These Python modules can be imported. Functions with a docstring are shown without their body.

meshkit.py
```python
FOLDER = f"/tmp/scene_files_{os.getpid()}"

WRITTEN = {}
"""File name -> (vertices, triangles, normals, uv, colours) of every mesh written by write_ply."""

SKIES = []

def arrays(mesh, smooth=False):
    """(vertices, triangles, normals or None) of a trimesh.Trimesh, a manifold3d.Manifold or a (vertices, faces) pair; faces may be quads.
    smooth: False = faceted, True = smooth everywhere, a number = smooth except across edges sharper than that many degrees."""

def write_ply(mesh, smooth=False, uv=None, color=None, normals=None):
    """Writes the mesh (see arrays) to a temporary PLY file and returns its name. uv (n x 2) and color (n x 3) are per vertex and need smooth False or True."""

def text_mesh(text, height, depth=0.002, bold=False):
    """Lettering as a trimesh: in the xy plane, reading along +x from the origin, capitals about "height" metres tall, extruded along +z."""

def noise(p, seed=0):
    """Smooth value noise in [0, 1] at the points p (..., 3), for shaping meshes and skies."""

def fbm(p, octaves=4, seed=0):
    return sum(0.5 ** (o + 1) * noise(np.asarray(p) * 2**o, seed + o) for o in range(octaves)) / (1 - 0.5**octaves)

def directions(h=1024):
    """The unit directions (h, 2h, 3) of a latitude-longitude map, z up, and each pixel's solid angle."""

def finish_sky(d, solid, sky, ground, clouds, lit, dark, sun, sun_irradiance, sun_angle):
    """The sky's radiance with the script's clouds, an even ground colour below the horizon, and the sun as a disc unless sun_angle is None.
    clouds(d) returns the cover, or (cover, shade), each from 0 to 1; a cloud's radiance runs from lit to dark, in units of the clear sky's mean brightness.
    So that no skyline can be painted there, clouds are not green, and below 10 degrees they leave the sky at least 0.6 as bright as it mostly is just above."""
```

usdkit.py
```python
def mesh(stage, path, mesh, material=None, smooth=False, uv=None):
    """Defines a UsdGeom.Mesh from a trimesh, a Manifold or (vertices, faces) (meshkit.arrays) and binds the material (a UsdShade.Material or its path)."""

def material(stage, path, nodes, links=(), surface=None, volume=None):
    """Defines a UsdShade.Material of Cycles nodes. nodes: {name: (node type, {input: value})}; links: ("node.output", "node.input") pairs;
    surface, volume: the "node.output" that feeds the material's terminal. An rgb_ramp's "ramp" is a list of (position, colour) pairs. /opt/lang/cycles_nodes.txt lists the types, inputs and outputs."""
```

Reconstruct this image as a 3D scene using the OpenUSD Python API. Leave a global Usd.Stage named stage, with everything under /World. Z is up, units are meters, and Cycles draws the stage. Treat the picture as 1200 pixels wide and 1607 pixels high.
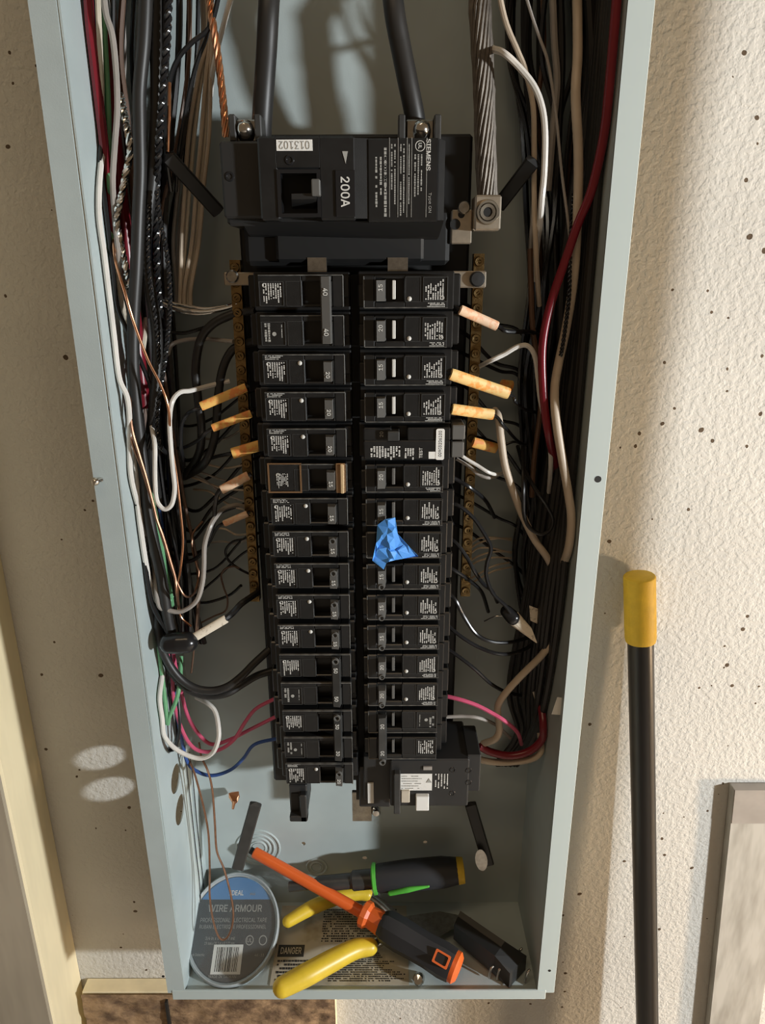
import math, random
import numpy as np, trimesh, usdkit, meshkit
from pxr import Usd, UsdGeom, UsdLux, UsdShade, Gf, Sdf
from scipy.spatial import ConvexHull

stage = Usd.Stage.CreateInMemory()
UsdGeom.Xform.Define(stage, '/World')
# ------------------------------------------------------------------ camera (x right, y into the wall, z up; metres)
F, TH, RO, YA = 1111.8, 0.3261, -0.0033, -0.0024
C = np.array([0.0228, -0.4852, -0.0007])
FW = np.array([math.sin(YA)*math.cos(TH), math.cos(YA)*math.cos(TH), -math.sin(TH)])
_r = np.array([math.cos(YA), -math.sin(YA), 0.0]); _u = np.cross(_r, FW)
R = _r*math.cos(RO)+_u*math.sin(RO); U = -_r*math.sin(RO)+_u*math.cos(RO)
cam = UsdGeom.Camera.Define(stage, '/World/camera')
M = Gf.Matrix4d(1.0)
for i, a in enumerate((R, U, -FW, C)): M.SetRow(i, Gf.Vec4d(*map(float, a), 1.0 if i == 3 else 0.0))
cam.AddTransformOp().Set(M)
cam.CreateHorizontalApertureAttr(24.0); cam.CreateFocalLengthAttr(24.0*F/1200.0)
cam.CreateClippingRangeAttr((0.02, 100.0)); cam.CreateExposureAttr(0.04)
# ------------------------------------------------------------------ lights
dome = UsdLux.DomeLight.Define(stage, '/World/ambient_dome'); dome.CreateColorAttr(Gf.Vec3f(1.0, 0.71, 0.44)); dome.CreateIntensityAttr(0.040)
def lamp(name, pos, radius, color, power):
    l = UsdLux.SphereLight.Define(stage, '/World/'+name); l.AddTranslateOp().Set(Gf.Vec3d(*pos))
    l.CreateRadiusAttr(radius); l.CreateColorAttr(Gf.Vec3f(*color)); l.CreateIntensityAttr(power); return l
lamp('work_lamp', (1.70, -1.00, -0.10), 0.05, (0.945, 0.985, 1.0), 1720)        # white hand lamp held to the right
overhead = UsdLux.RectLight.Define(stage, '/World/overhead_fill'); overhead.AddTranslateOp().Set(Gf.Vec3d(-0.35, -0.95, 1.60))   # unseen warm area light, added for edge highlights and fill
overhead.CreateWidthAttr(1.2); overhead.CreateHeightAttr(0.3); overhead.CreateColorAttr(Gf.Vec3f(1.0, 0.73, 0.46)); overhead.CreateIntensityAttr(5.6)
lamp('side_fill', (1.50, -0.36, -0.62), 0.06, (1.0, 0.71, 0.43), 460)               # unseen warm light, added to brighten the shaded wall strip on the right

# ------------------------------------------------------------------ helpers
def ray(x, y): return FW+R*((x-600.0)/F)-U*((y-803.5)/F)
def aty(x, y, Y):
    d = ray(x, y); return C+d*((Y-C[1])/d[1])
def atz(x, y, Z):
    d = ray(x, y); return C+d*((Z-C[2])/d[2])
def atx(x, y, X):
    d = ray(x, y); return C+d*((X-C[0])/d[0])
used = {}
def numbered(parent, name):
    k = (parent, name); n = used.get(k, 0); used[k] = n+1
    return name if n == 0 else '%s_%03d' % (name, n)
def tag(p, label=None, cat=None, group=None, kind=None):
    for k, v in (('label', label), ('category', cat), ('group', group), ('kind', kind)):
        if v: p.SetCustomDataByKey(k, v)
    return p
def cat_(*ms):
    ms = [m for m in ms if m is not None]
    return trimesh.util.concatenate([trimesh.Trimesh(m.vertices, m.faces, process=False) for m in ms])
def put(name, mesh, mat, parent=None, label=None, smooth=False, **kw):
    pp = '/World' if parent is None else str(parent.GetPath())
    m = usdkit.mesh(stage, pp+'/'+numbered(pp, name), mesh, LOOK[mat], smooth=smooth).GetPrim()
    return tag(m, label, **kw)
def thing(name, label, cat, loc=(0, 0, 0), group=None, kind=None):
    x = UsdGeom.Xform.Define(stage, '/World/'+numbered('/World', name))
    x.AddTransformOp().Set(Gf.Matrix4d(1.0).SetTranslate(Gf.Vec3d(*map(float, loc))))
    return tag(x.GetPrim(), label, cat, group, kind)
def place(prim, mat4):
    UsdGeom.Xformable(prim).GetOrderedXformOps()[0].Set(mat4)
def copy_of(src, name, label, mat4, group=None):
    t = thing(name, label, src.GetCustomDataByKey('category'), group=group or src.GetCustomDataByKey('group'))
    t.GetReferences().AddInternalReference(src.GetPath()); t.SetInstanceable(True); place(t, mat4); return t
def box(x0, x1, y0, y1, z0, z1):
    m = trimesh.creation.box([x1-x0, y1-y0, z1-z0]); m.apply_translation([(x0+x1)/2, (y0+y1)/2, (z0+z1)/2]); return m
def hull(P):
    P = np.asarray(P, float); h = ConvexHull(P); m = trimesh.Trimesh(P, h.simplices, process=True)
    m.remove_unreferenced_vertices(); m.fix_normals(); return m
def cbox(x0, x1, y0, y1, z0, z1, c=0.0006):
    P = []
    for x, sx in ((x0, 1), (x1, -1)):
        for y, sy in ((y0, 1), (y1, -1)):
            for z, sz in ((z0, 1), (z1, -1)):
                P += [(x, y+sy*c, z+sz*c), (x+sx*c, y, z+sz*c), (x+sx*c, y+sy*c, z)]
    return hull(P)
def frame_box(x0, x1, y0, y1, z0, z1, w):      # rectangular ring facing -y
    return cat_(box(x0, x1, y0, y1, z1-w, z1), box(x0, x1, y0, y1, z0, z0+w), box(x0, x0+w, y0, y1, z0+w, z1-w), box(x1-w, x1, y0, y1, z0+w, z1-w))
def frameof(n):
    n = np.asarray(n, float)/np.linalg.norm(n); a = np.cross(n, [0, 0, 1.0] if abs(n[2]) < .9 else [1.0, 0, 0]); a /= np.linalg.norm(a)
    return a, np.cross(n, a), n
def cyl(p0, p1, r0, r1=None, seg=20, caps=True):
    return tube([p0, p1], [r0, r0 if r1 is None else r1], seg, caps)
def tube(P, r, seg=8, caps=True):
    P = np.asarray(P, float); n = len(P); r = np.broadcast_to(np.asarray(r, float), (n,))
    T = np.gradient(P, axis=0); T /= np.maximum(np.linalg.norm(T, axis=1, keepdims=True), 1e-12)
    a = frameof(T[0])[0]; V = []
    for i in range(n):
        a = a-T[i]*(a@T[i]); a /= np.linalg.norm(a); b = np.cross(T[i], a)
        t = np.arange(seg)*2*math.pi/seg
        V.append(P[i]+r[i]*(np.cos(t)[:, None]*a+np.sin(t)[:, None]*b))
    V = np.vstack(V); Fc = []
    for i in range(n-1):
        for k in range(seg):
            q, w = i*seg+k, i*seg+(k+1) % seg
            Fc += [(q, w, w+seg), (q, w+seg, q+seg)]
    if caps:
        V = np.vstack([V, P[0], P[-1]]); c0, c1 = n*seg, n*seg+1
        for k in range(seg):
            Fc += [(c0, (k+1) % seg, k), (c1, (n-1)*seg+k, (n-1)*seg+(k+1) % seg)]
    return trimesh.Trimesh(V, Fc, process=False)
def spline(P, per=7):
    P = np.asarray(P, float)
    if len(P) < 3: return np.linspace(P[0], P[-1], per+1)
    Q = np.vstack([2*P[0]-P[1], P, 2*P[-1]-P[-2]]); out = []
    for i in range(1, len(Q)-2):
        p0, p1, p2, p3 = Q[i-1:i+3]
        for t in np.linspace(0, 1, per, endpoint=False):
            out.append(0.5*((2*p1)+(-p0+p2)*t+(2*p0-5*p1+4*p2-p3)*t*t+(-p0+3*p1-3*p2+p3)*t**3))
    return np.array(out+[P[-1]])
def capsule_path(P, r, seg=16):                 # tube with rounded ends
    P = spline(P, 8); d0 = P[0]-P[1]; d0 /= np.linalg.norm(d0); d1 = P[-1]-P[-2]; d1 /= np.linalg.norm(d1)
    rr = np.interp(np.linspace(0, 1, len(P)), np.linspace(0, 1, len(np.atleast_1d(r))), np.atleast_1d(r)); S = np.array([0.05, .4, .7, .9, .98])
    A = [P[0]+d0*rr[0]*math.sqrt(1-s*s) for s in S]; B = [P[-1]+d1*rr[-1]*math.sqrt(1-s*s) for s in S[::-1]]
    return tube(np.vstack([A, P, B]), np.concatenate([rr[0]*S, rr, rr[-1]*S[::-1]]), seg)
def strands(P, r, n, pitch, seg=6, per=7, rs=None):   # rope-lay cable
    P = spline(P, per); L = np.concatenate([[0], np.cumsum(np.linalg.norm(np.diff(P, axis=0), axis=1))])
    N = max(int(L[-1]/pitch*9), 12); s = np.linspace(0, L[-1], N); Q = np.stack([np.interp(s, L, P[:, k]) for k in range(3)], 1)
    T = np.gradient(Q, axis=0); T /= np.linalg.norm(T, axis=1, keepdims=True); a = frameof(T[0])[0]; A = []; B = []
    for i in range(N):
        a = a-T[i]*(a@T[i]); a /= np.linalg.norm(a); A.append(a); B.append(np.cross(T[i], a))
    A, B = np.array(A), np.array(B); rs = rs or r*math.sin(math.pi/n)/(1+math.sin(math.pi/n))*1.08; out = []
    for k in range(n):
        ph = 2*math.pi*(s/pitch+k/n)
        out.append(tube(Q+(r-rs)*(np.cos(ph)[:, None]*A+np.sin(ph)[:, None]*B), rs, seg))
    if n > 4: out.append(tube(Q, r-1.6*rs, seg))
    return cat_(*out)
def onplane(m, o, r, u):                        # mesh in xy -> plane with reading direction r and up u
    r, u = np.asarray(r, float), np.asarray(u, float); n = np.cross(r, u); T = np.eye(4)
    T[:3, 0], T[:3, 1], T[:3, 2], T[:3, 3] = r, u, n, o; m = m.copy(); m.apply_transform(T); return m
def text(s, h, o, r=(1, 0, 0), u=(0, 0, 1), depth=0.00025, bold=False, center=True, width=None):
    m = meshkit.text_mesh(s, h, depth, bold)
    if width: m.apply_scale([width/(m.bounds[1][0]-m.bounds[0][0]), 1, 1])
    if center: m.apply_translation([-(m.bounds[0][0]+m.bounds[1][0])/2, -(m.bounds[0][1]+m.bounds[1][1])/2, 0])
    return onplane(m, o, r, u)
DOWN, UPR = ((0, 0, -1), (1, 0, 0)), ((1, 0, 0), (0, 0, 1))
def fineprint(x0, x1, z0, z1, n, y, seed, r=(0, 0, -1), u=(1, 0, 0), fill=0.62, ragged=0.35):
    """unreadably small print: n lines of tiny marks; x is across the lines, z along them"""
    g = random.Random(seed); V = []; Fc = []; w = abs(x1-x0)/n if r[2] else abs(z1-z0)/n; L = abs(z1-z0) if r[2] else abs(x1-x0)
    for i in range(n):
        s = 0.0; end = L*(1-ragged*g.random())
        while s < end:
            l = w*g.uniform(.28, .75)
            if g.random() > .14:
                h = w*fill*g.uniform(.7, 1.0); a = (i+.5)*w
                if r[2]: q = [(x0+a-h/2, z1-s), (x0+a+h/2, z1-s), (x0+a+h/2, z1-s-l), (x0+a-h/2, z1-s-l)]
                else: q = [(x0+s, z1-a-h/2), (x0+s+l, z1-a-h/2), (x0+s+l, z1-a+h/2), (x0+s, z1-a+h/2)]
                b = len(V); V += [(c[0], y, c[1]) for c in q]; Fc += [(b, b+1, b+2), (b, b+2, b+3)]
            s += l+w*.13
    return trimesh.Trimesh(V, Fc, process=False)
def disc(c, r, n=(0, -1, 0), h=0.0006, seg=20):
    n = np.asarray(n, float); return cyl(np.array(c), np.array(c)+n*h, r, seg=seg)
def ring(c, r0, r1, n=(0, -1, 0), h=0.0006, seg=36):
    a, b, n = frameof(n); V = []; Fc = []; c = np.asarray(c, float)
    for k in range(seg):
        t = 2*math.pi*k/seg; d = math.cos(t)*a+math.sin(t)*b
        V += [c+d*r0, c+d*(r0*.75+r1*.25)+n*h, c+d*(r0*.25+r1*.75)+n*h, c+d*r1]
    for k in range(seg):
        for j in range(3):
            p, q = 4*k+j, 4*((k+1) % seg)+j; Fc += [(p, p+1, q+1), (p, q+1, q)]
    m = trimesh.Trimesh(V, Fc, process=False); m.fix_normals(); return m
def lathe(prof, o, n, seg=28):
    a, b, n = frameof(n); t = np.arange(seg)*2*math.pi/seg; V = []; Fc = []
    for r, h in prof: V += list(np.asarray(o)+n*h+r*(np.cos(t)[:, None]*a+np.sin(t)[:, None]*b))
    for i in range(len(prof)-1):
        for k in range(seg):
            q, w = i*seg+k, i*seg+(k+1) % seg; Fc += [(q, w, w+seg), (q, w+seg, q+seg)]
    m = trimesh.Trimesh(V, Fc, process=False); return m

# ------------------------------------------------------------------ materials
LOOK = {}
def mat(name, col, rough=0.5, metal=0.0, vary=0.0, scale=60.0, bump=0.0, bscale=None, col2=None, spec=None, extra=None, detail=3.0, stretch=None, lo=0.35, hi=0.65, coat=0.0):
    n = {'p': ('principled_bsdf', dict(base_color=col, roughness=rough, metallic=metal, **({'specular_ior_level': spec} if spec is not None else {}), **({'coat_weight': coat} if coat else {}), **(extra or {})))}
    L = []
    if vary or bump or col2:
        n['tc'] = ('texture_coordinate', {}); src = 'tc.object'
        if stretch:
            n['mp'] = ('mapping', {'scale': stretch}); L.append(('tc.object', 'mp.vector')); src = 'mp.vector'
        n['ns'] = ('noise_texture', {'scale': scale, 'detail': detail, 'roughness': 0.6}); L.append((src, 'ns.vector'))
        if vary or col2:
            c2 = col2 or tuple(max(0, c*(1-vary)) for c in col)
            n['rp'] = ('rgb_ramp', {'ramp': [(0, c2), (lo, c2), (hi, col), (1, col)]}); L += [('ns.fac', 'rp.fac'), ('rp.color', 'p.base_color')]
        if bump:
            n['nb'] = ('noise_texture', {'scale': bscale or scale*3, 'detail': 3.0, 'roughness': 0.55}); L.append((src, 'nb.vector'))
            n['bp'] = ('bump', {'strength': 1.0, 'distance': bump}); L += [('nb.fac', 'bp.height'), ('bp.normal', 'p.normal')]
    LOOK[name] = usdkit.material(stage, '/World/Looks/'+name, n, L, surface='p.BSDF'); return LOOK[name]
def wall_mat(name, paint):
    n = {'p': ('principled_bsdf', {'roughness': 0.82, 'specular_ior_level': 0.25}), 'tc': ('texture_coordinate', {}),
         'spot': ('voronoi_texture', {'scale': 62.0, 'randomness': 1.0}), 'sz': ('noise_texture', {'scale': 75.0, 'detail': 3.0}),
         'sm': ('math', {'math_type': 'multiply_add', 'value2': 0.50, 'value3': -0.185}), 'lt': ('math', {'math_type': 'less_than'}),
         'pick': ('noise_texture', {'scale': 9.0, 'detail': 2.0}), 'pk': ('math', {'math_type': 'greater_than', 'value2': 0.44}), 'mul': ('math', {'math_type': 'multiply'}),
         'var': ('noise_texture', {'scale': 7.0, 'detail': 4.0}), 'vr': ('rgb_ramp', {'ramp': [(0, tuple(c*.88 for c in paint)), (.35, tuple(c*.92 for c in paint)), (.65, paint), (1, paint)]}),
         'mx': ('mix', {'color2': (0.10, 0.07, 0.045)}),
         'b1': ('noise_texture', {'scale': 190.0, 'detail': 2.5, 'roughness': 0.55, 'distortion': 0.0}), 'b1r': ('rgb_ramp', {'ramp': [(0, (0, 0, 0)), (.40, (0, 0, 0)), (.60, (1, 1, 1)), (1, (1, 1, 1))]}),
         'bp': ('bump', {'strength': 1.0, 'distance': 0.00035})}
    L = [('tc.object', k+'.vector') for k in ('spot', 'sz', 'pick', 'var', 'b1')] + [('sz.fac', 'sm.value1'), ('spot.distance', 'lt.value1'), ('sm.value', 'lt.value2'), ('pick.fac', 'pk.value1'), ('lt.value', 'mul.value1'), ('pk.value', 'mul.value2'),
         ('var.fac', 'vr.fac'), ('vr.color', 'mx.color1'), ('mul.value', 'mx.fac'), ('mx.color', 'p.base_color'), ('b1.fac', 'b1r.fac'), ('b1r.color', 'bp.height'), ('bp.normal', 'p.normal')]
    LOOK[name] = usdkit.material(stage, '/World/Looks/'+name, n, L, surface='p.BSDF')
wall_mat('wall_paint', (0.58, 0.565, 0.525))
mat('panel_paint', (0.46, 0.53, 0.53), 0.42, vary=0.10, scale=14, bump=0.00006, bscale=900)
mat('panel_edge', (0.47, 0.54, 0.535), 0.38)
mat('black_plastic', (0.016, 0.016, 0.016), 0.31, vary=0.25, scale=90, bump=0.00004, bscale=1800)
mat('black_gloss', (0.014, 0.014, 0.015), 0.22)
mat('black_satin', (0.022, 0.022, 0.022), 0.45, bump=0.00005, bscale=1200)
mat('grey_plastic', (0.115, 0.112, 0.105), 0.40)
mat('dark_grey', (0.05, 0.05, 0.048), 0.42, vary=0.3, scale=80)
mat('glint_plastic', (0.13, 0.128, 0.12), 0.35, vary=0.6, scale=120)  # lighter grey standing in for light glinting on breaker edges
mat('pan_black', (0.010, 0.010, 0.010), 0.55)
mat('print_white', (0.62, 0.61, 0.57), 0.6)
mat('print_grey', (0.34, 0.335, 0.31), 0.6)
mat('sticker_white', (0.80, 0.79, 0.75), 0.5)
mat('print_black', (0.03, 0.03, 0.03), 0.6)
mat('steel', (0.55, 0.53, 0.49), 0.30, 1.0, vary=0.25, scale=220)
mat('bright_steel', (0.78, 0.76, 0.72), 0.16, 1.0)
mat('tin_bar', (0.46, 0.42, 0.35), 0.40, 1.0, vary=0.3, scale=120)
mat('brass', (0.33, 0.225, 0.10), 0.32, 1.0, vary=0.45, scale=200, bump=0.0002, bscale=700)
mat('aluminium', (0.21, 0.185, 0.16), 0.62, 0.85, vary=0.3, scale=150)
mat('lug_plate', (0.62, 0.54, 0.43), 0.38, 0.85, vary=0.2, scale=100)
mat('bronze', (0.36, 0.22, 0.12), 0.30, 0.7)
mat('bronze_light', (0.85, 0.62, 0.36), 0.35, 0.5)
mat('copper', (0.86, 0.44, 0.25), 0.24, 1.0)
mat('copper_dull', (0.40, 0.22, 0.14), 0.40, 0.9, vary=0.3, scale=150)
for nm, c, rg in (('pvc_black', (0.013, 0.013, 0.014), 0.27), ('pvc_black_matte', (0.022, 0.021, 0.020), 0.45), ('pvc_white', (0.74, 0.71, 0.66), 0.32), ('pvc_cream', (0.62, 0.55, 0.44), 0.38), ('pvc_beige', (0.56, 0.46, 0.35), 0.45),
                  ('pvc_grey', (0.34, 0.31, 0.28), 0.40), ('pvc_red', (0.20, 0.012, 0.022), 0.30), ('pvc_pink', (0.62, 0.10, 0.19), 0.32), ('pvc_green', (0.16, 0.40, 0.20), 0.32), ('pvc_blue', (0.035, 0.09, 0.30), 0.32), ('pvc_brown', (0.12, 0.065, 0.04), 0.4)):
    mat(nm, c, rg, vary=0.15, scale=35)
mat('tag_orange', (0.80, 0.47, 0.12), 0.55, col2=(0.78, 0.28, 0.07), scale=190, lo=0.42, hi=0.52)
mat('tag_light', (0.82, 0.56, 0.22), 0.5, col2=(0.82, 0.34, 0.07), scale=160, lo=0.38, hi=0.5)
mat('tag_peach', (0.72, 0.50, 0.33), 0.55, col2=(0.70, 0.36, 0.20), scale=190, lo=0.40, hi=0.5)
mat('tag_white', (0.74, 0.66, 0.53), 0.55, col2=(0.40, 0.33, 0.25), scale=260, lo=0.30, hi=0.42)
mat('tape_blue', (0.09, 0.34, 0.86), 0.55, bump=0.0001, bscale=900)
mat('yellow_grip', (0.80, 0.56, 0.04), 0.38, vary=0.12, scale=60)
mat('yellow_foam', (0.72, 0.48, 0.03), 0.6, vary=0.12, scale=90, bump=0.0002, bscale=500)
mat('orange_plastic', (0.80, 0.14, 0.025), 0.40)
mat('rubber_black', (0.026, 0.027, 0.031), 0.55, bump=0.00012, bscale=1400)
mat('green_plastic', (0.10, 0.50, 0.06), 0.4)
mat('rod_black', (0.012, 0.011, 0.012), 0.33)
mat('wood_trim', (0.86, 0.74, 0.49), 0.6, vary=0.14, scale=10, stretch=(3, 3, 0.6), bump=0.0002, bscale=30)
mat('wood_rough', (0.34, 0.22, 0.12), 0.85, col2=(0.12, 0.07, 0.04), scale=42, lo=0.35, hi=0.62, stretch=(1, 1, 1.6), bump=0.0025, bscale=70)
mat('casing_front', (0.42, 0.36, 0.27), 0.6, vary=0.22, scale=7, stretch=(5, 5, 0.7))
mat('post_wood', (0.45, 0.33, 0.2), 0.7, vary=0.3, scale=8)
mat('floor_concrete', (0.35, 0.32, 0.28), 0.9, vary=0.2, scale=6)
mat('plank_grey', (0.44, 0.425, 0.385), 0.5, col2=(0.30, 0.285, 0.25), scale=14, stretch=(4, 4, 0.8), lo=0.35, hi=0.6)
mat('paper', (0.48, 0.44, 0.35), 0.7, col2=(0.33, 0.29, 0.21), scale=40, lo=0.3, hi=0.5)
mat('label_dark', (0.050, 0.055, 0.060), 0.45)
mat('label_blue', (0.10, 0.26, 0.52), 0.45)
mat('label_rim', (0.40, 0.44, 0.45), 0.3, coat=0.5)
LOOK['clear_plastic'] = usdkit.material(stage, '/World/Looks/clear_plastic', {'t': ('transparent_bsdf', {'color': (0.90, 0.92, 0.93)}), 'g': ('glossy_bsdf', {'color': (1, 1, 1), 'roughness': 0.12}), 'd': ('diffuse_bsdf', {'color': (0.5, 0.55, 0.57)}),
    'm1': ('mix_closure', {'fac': 0.07}), 'fr': ('fresnel', {'IOR': 1.45}), 'm': ('mix_closure', {})}, [('t.BSDF', 'm1.closure1'), ('d.BSDF', 'm1.closure2'), ('fr.fac', 'm.fac'), ('m1.closure', 'm.closure1'), ('g.BSDF', 'm.closure2')], surface='m.closure')

# ------------------------------------------------------------------ the setting
WY, BD, BW, ZB, ZT = 0.090, 0.100, 0.165, -0.640, 0.40        # wall plane, box depth, half width, box bottom and top
put('wall_back', cat_(box(-0.9, -BW-.001, WY, WY+.05, -1.3, 0.9), box(BW+.001, 1.6, WY, WY+.05, -1.3, 0.9), box(-BW-.001, BW+.001, WY, WY+.05, -1.3, ZB-.001), box(-BW-.001, BW+.001, WY, WY+.05, ZT+.001, .9)), 'wall_paint',
    label='white stippled plaster wall behind the breaker panel', kind='structure')
put('floor', box(-2.5, 3.5, -3, .2, -1.34, -1.30), 'floor_concrete', label='concrete floor below the panel wall', kind='structure')
# door casing at the left edge: front board with a chip in the edge
CX, CY = -0.313, 0.029
cas = [(-0.9, CY), (CX-.004, CY), (CX, CY+.003), (CX, WY-.0005), (-0.9, WY-.0005)]
def prism_z(poly, z0, z1):
    from shapely.geometry import Polygon
    m = trimesh.creation.extrude_polygon(Polygon(poly), z1-z0, engine='earcut'); m.apply_translation([0, 0, z0]); return m
put('trim_2', box(-0.9, CX-.0015, CY-.004, CY+.0005, -1.3, .9), 'casing_front', label='grey brown front board of the door casing', kind='structure')
put('trim_1', prism_z(cas, -1.3, 0.9), 'wood_trim', label='cream painted wooden door casing left of the panel', kind='structure')
pz = thing('added_shade_post', 'unseen wooden post added to shade the wall strip right of the panel', 'post')  # out of view, put in to cast the shaded strip beside the box
u_ = np.array([0.80, -0.60, 0]); w_ = np.array([0.60, 0.80, 0]); pc = np.array([0.500, -0.143, 0])
put('post_body', hull([pc+s*u_*.02+t*w_*.037+np.array([0, 0, z]) for s in (-1, 1) for t in (-1, 1) for z in (-1.3, 0.9)]), 'post_wood', pz)

# ------------------------------------------------------------------ the enclosure
encl = thing('panel_enclosure', 'open grey steel breaker panel box with folded front flange', 'electrical panel')
FLW = 0.016
def bow(z): return -0.0028*math.sin(math.pi*min(max((z-ZB)/(ZT+.12-ZB), 0), 1))
zs = np.linspace(ZB, ZT, 40)
def strip(pts_of_z):                              # ribbon of quads swept along z
    V = []; Fc = []; k = None
    for z in zs:
        q = pts_of_z(z); k = len(q); V += q
    for i in range(len(zs)-1):
        for j in range(k):
            a, b = i*k+j, i*k+(j+1) % k; Fc += [(a, b, b+k), (a, b+k, a+k)]
    m = trimesh.Trimesh(V, Fc, process=False); m.fix_normals(); return m
HOLES = [(0.041, -0.431, .0135, .0125), (0.043, -0.467, .0140, .0128)]
from shapely.geometry import Polygon, Point
from shapely import affinity
sw = Polygon([(0.0, ZB), (BD, ZB), (BD, ZT), (0.0, ZT)])
for hy, hz, ry, rz in HOLES: sw = sw.difference(affinity.scale(Point(hy, hz).buffer(1.0, 12), ry, rz))
lw = trimesh.creation.extrude_polygon(sw, 0.0012, engine='earcut')      # in (y,z), thickness -> x
lw = onplane(lw, (-BW-.0012, 0, 0), (0, 1, 0), (0, 0, 1))
put('side_wall', lw, 'panel_paint', encl)
put('side_wall', box(BW, BW+.0012, 0.0, BD, ZB, ZT), 'panel_paint', encl)
put('flange', strip(lambda z: [(-BW-FLW+bow(z), -.0008, z), (-BW+bow(z)*.8, -.0008, z), (-BW+bow(z)*.8, .0008, z), (-BW-FLW+bow(z)+.0012, .0008, z), (-BW-FLW+bow(z)+.0012, .008, z), (-BW-FLW+bow(z), .008, z)]), 'panel_paint', encl)
put('flange', strip(lambda z: [(BW, -.0008, z), (BW+FLW-.0005, -.0008, z), (BW+FLW, 0, z), (BW+FLW, .010, z), (BW+FLW-.0012, .010, z), (BW+FLW-.0012, .0008, z), (BW, .0008, z)]), 'panel_edge', encl)
bp_ = Polygon([(-BW, ZB), (BW, ZB), (BW, ZT), (-BW, ZT)])
for px, py, r in ((476, 1324, .0022), (667, 1322, .0022), (572, 1347, .0026)):
    q = aty(px, py, BD); bp_ = bp_.difference(Point(q[0], q[2]).buffer(r, 8))
put('back_panel', onplane(trimesh.creation.extrude_polygon(bp_, .0015, engine='earcut'), (0, BD+.0015, 0), (1, 0, 0), (0, 0, 1)), 'panel_paint', encl)
put('bottom_panel', box(-BW, BW, 0.001, BD, ZB-.0012, ZB), 'panel_paint', encl)
put('top_panel', box(-BW, BW, 0.001, BD, ZT, ZT+.0012), 'panel_paint', encl)
put('bottom_lip', cat_(cbox(-BW-.012, BW+.008, -.0015, .0008, ZB-.008, ZB+.0035, .0006), box(-BW-.004, BW+.002, .0008, .012, ZB-.008, ZB-.0065)), 'panel_edge', encl)
for i, (px, py, rr) in enumerate(((405, 1330, (.008, .0125, .017, .0225)), (497, 1360, (.0065, .0105)))):
    c = aty(px, py, BD)
    for k, r in enumerate(rr): put('knockout_ring', ring(c, r-.0013, r+.0009, h=.0012), 'panel_edge', encl, smooth=40)
    put('knockout_plug', disc(c, rr[0]-.0016, h=.0010, seg=28), 'panel_paint', encl)
q = aty(160, 753, -.001); put('cover_screw', cat_(lathe([(0, .0075), (.0022, .0073), (.003, .006), (.003, .0045), (.0016, .0043), (.0016, 0)], q, (-.55, -.83, 0), 16)), 'bright_steel', encl, label='silver cover screw in the left flange', smooth=40)
for px, py in ((938, 752), (862, 1523), (256, 1532)):
    put('screw_hole', disc(aty(px, py, -.0007), .0024 if py < 800 else .0013, h=.0003), 'pan_black', encl)

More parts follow.
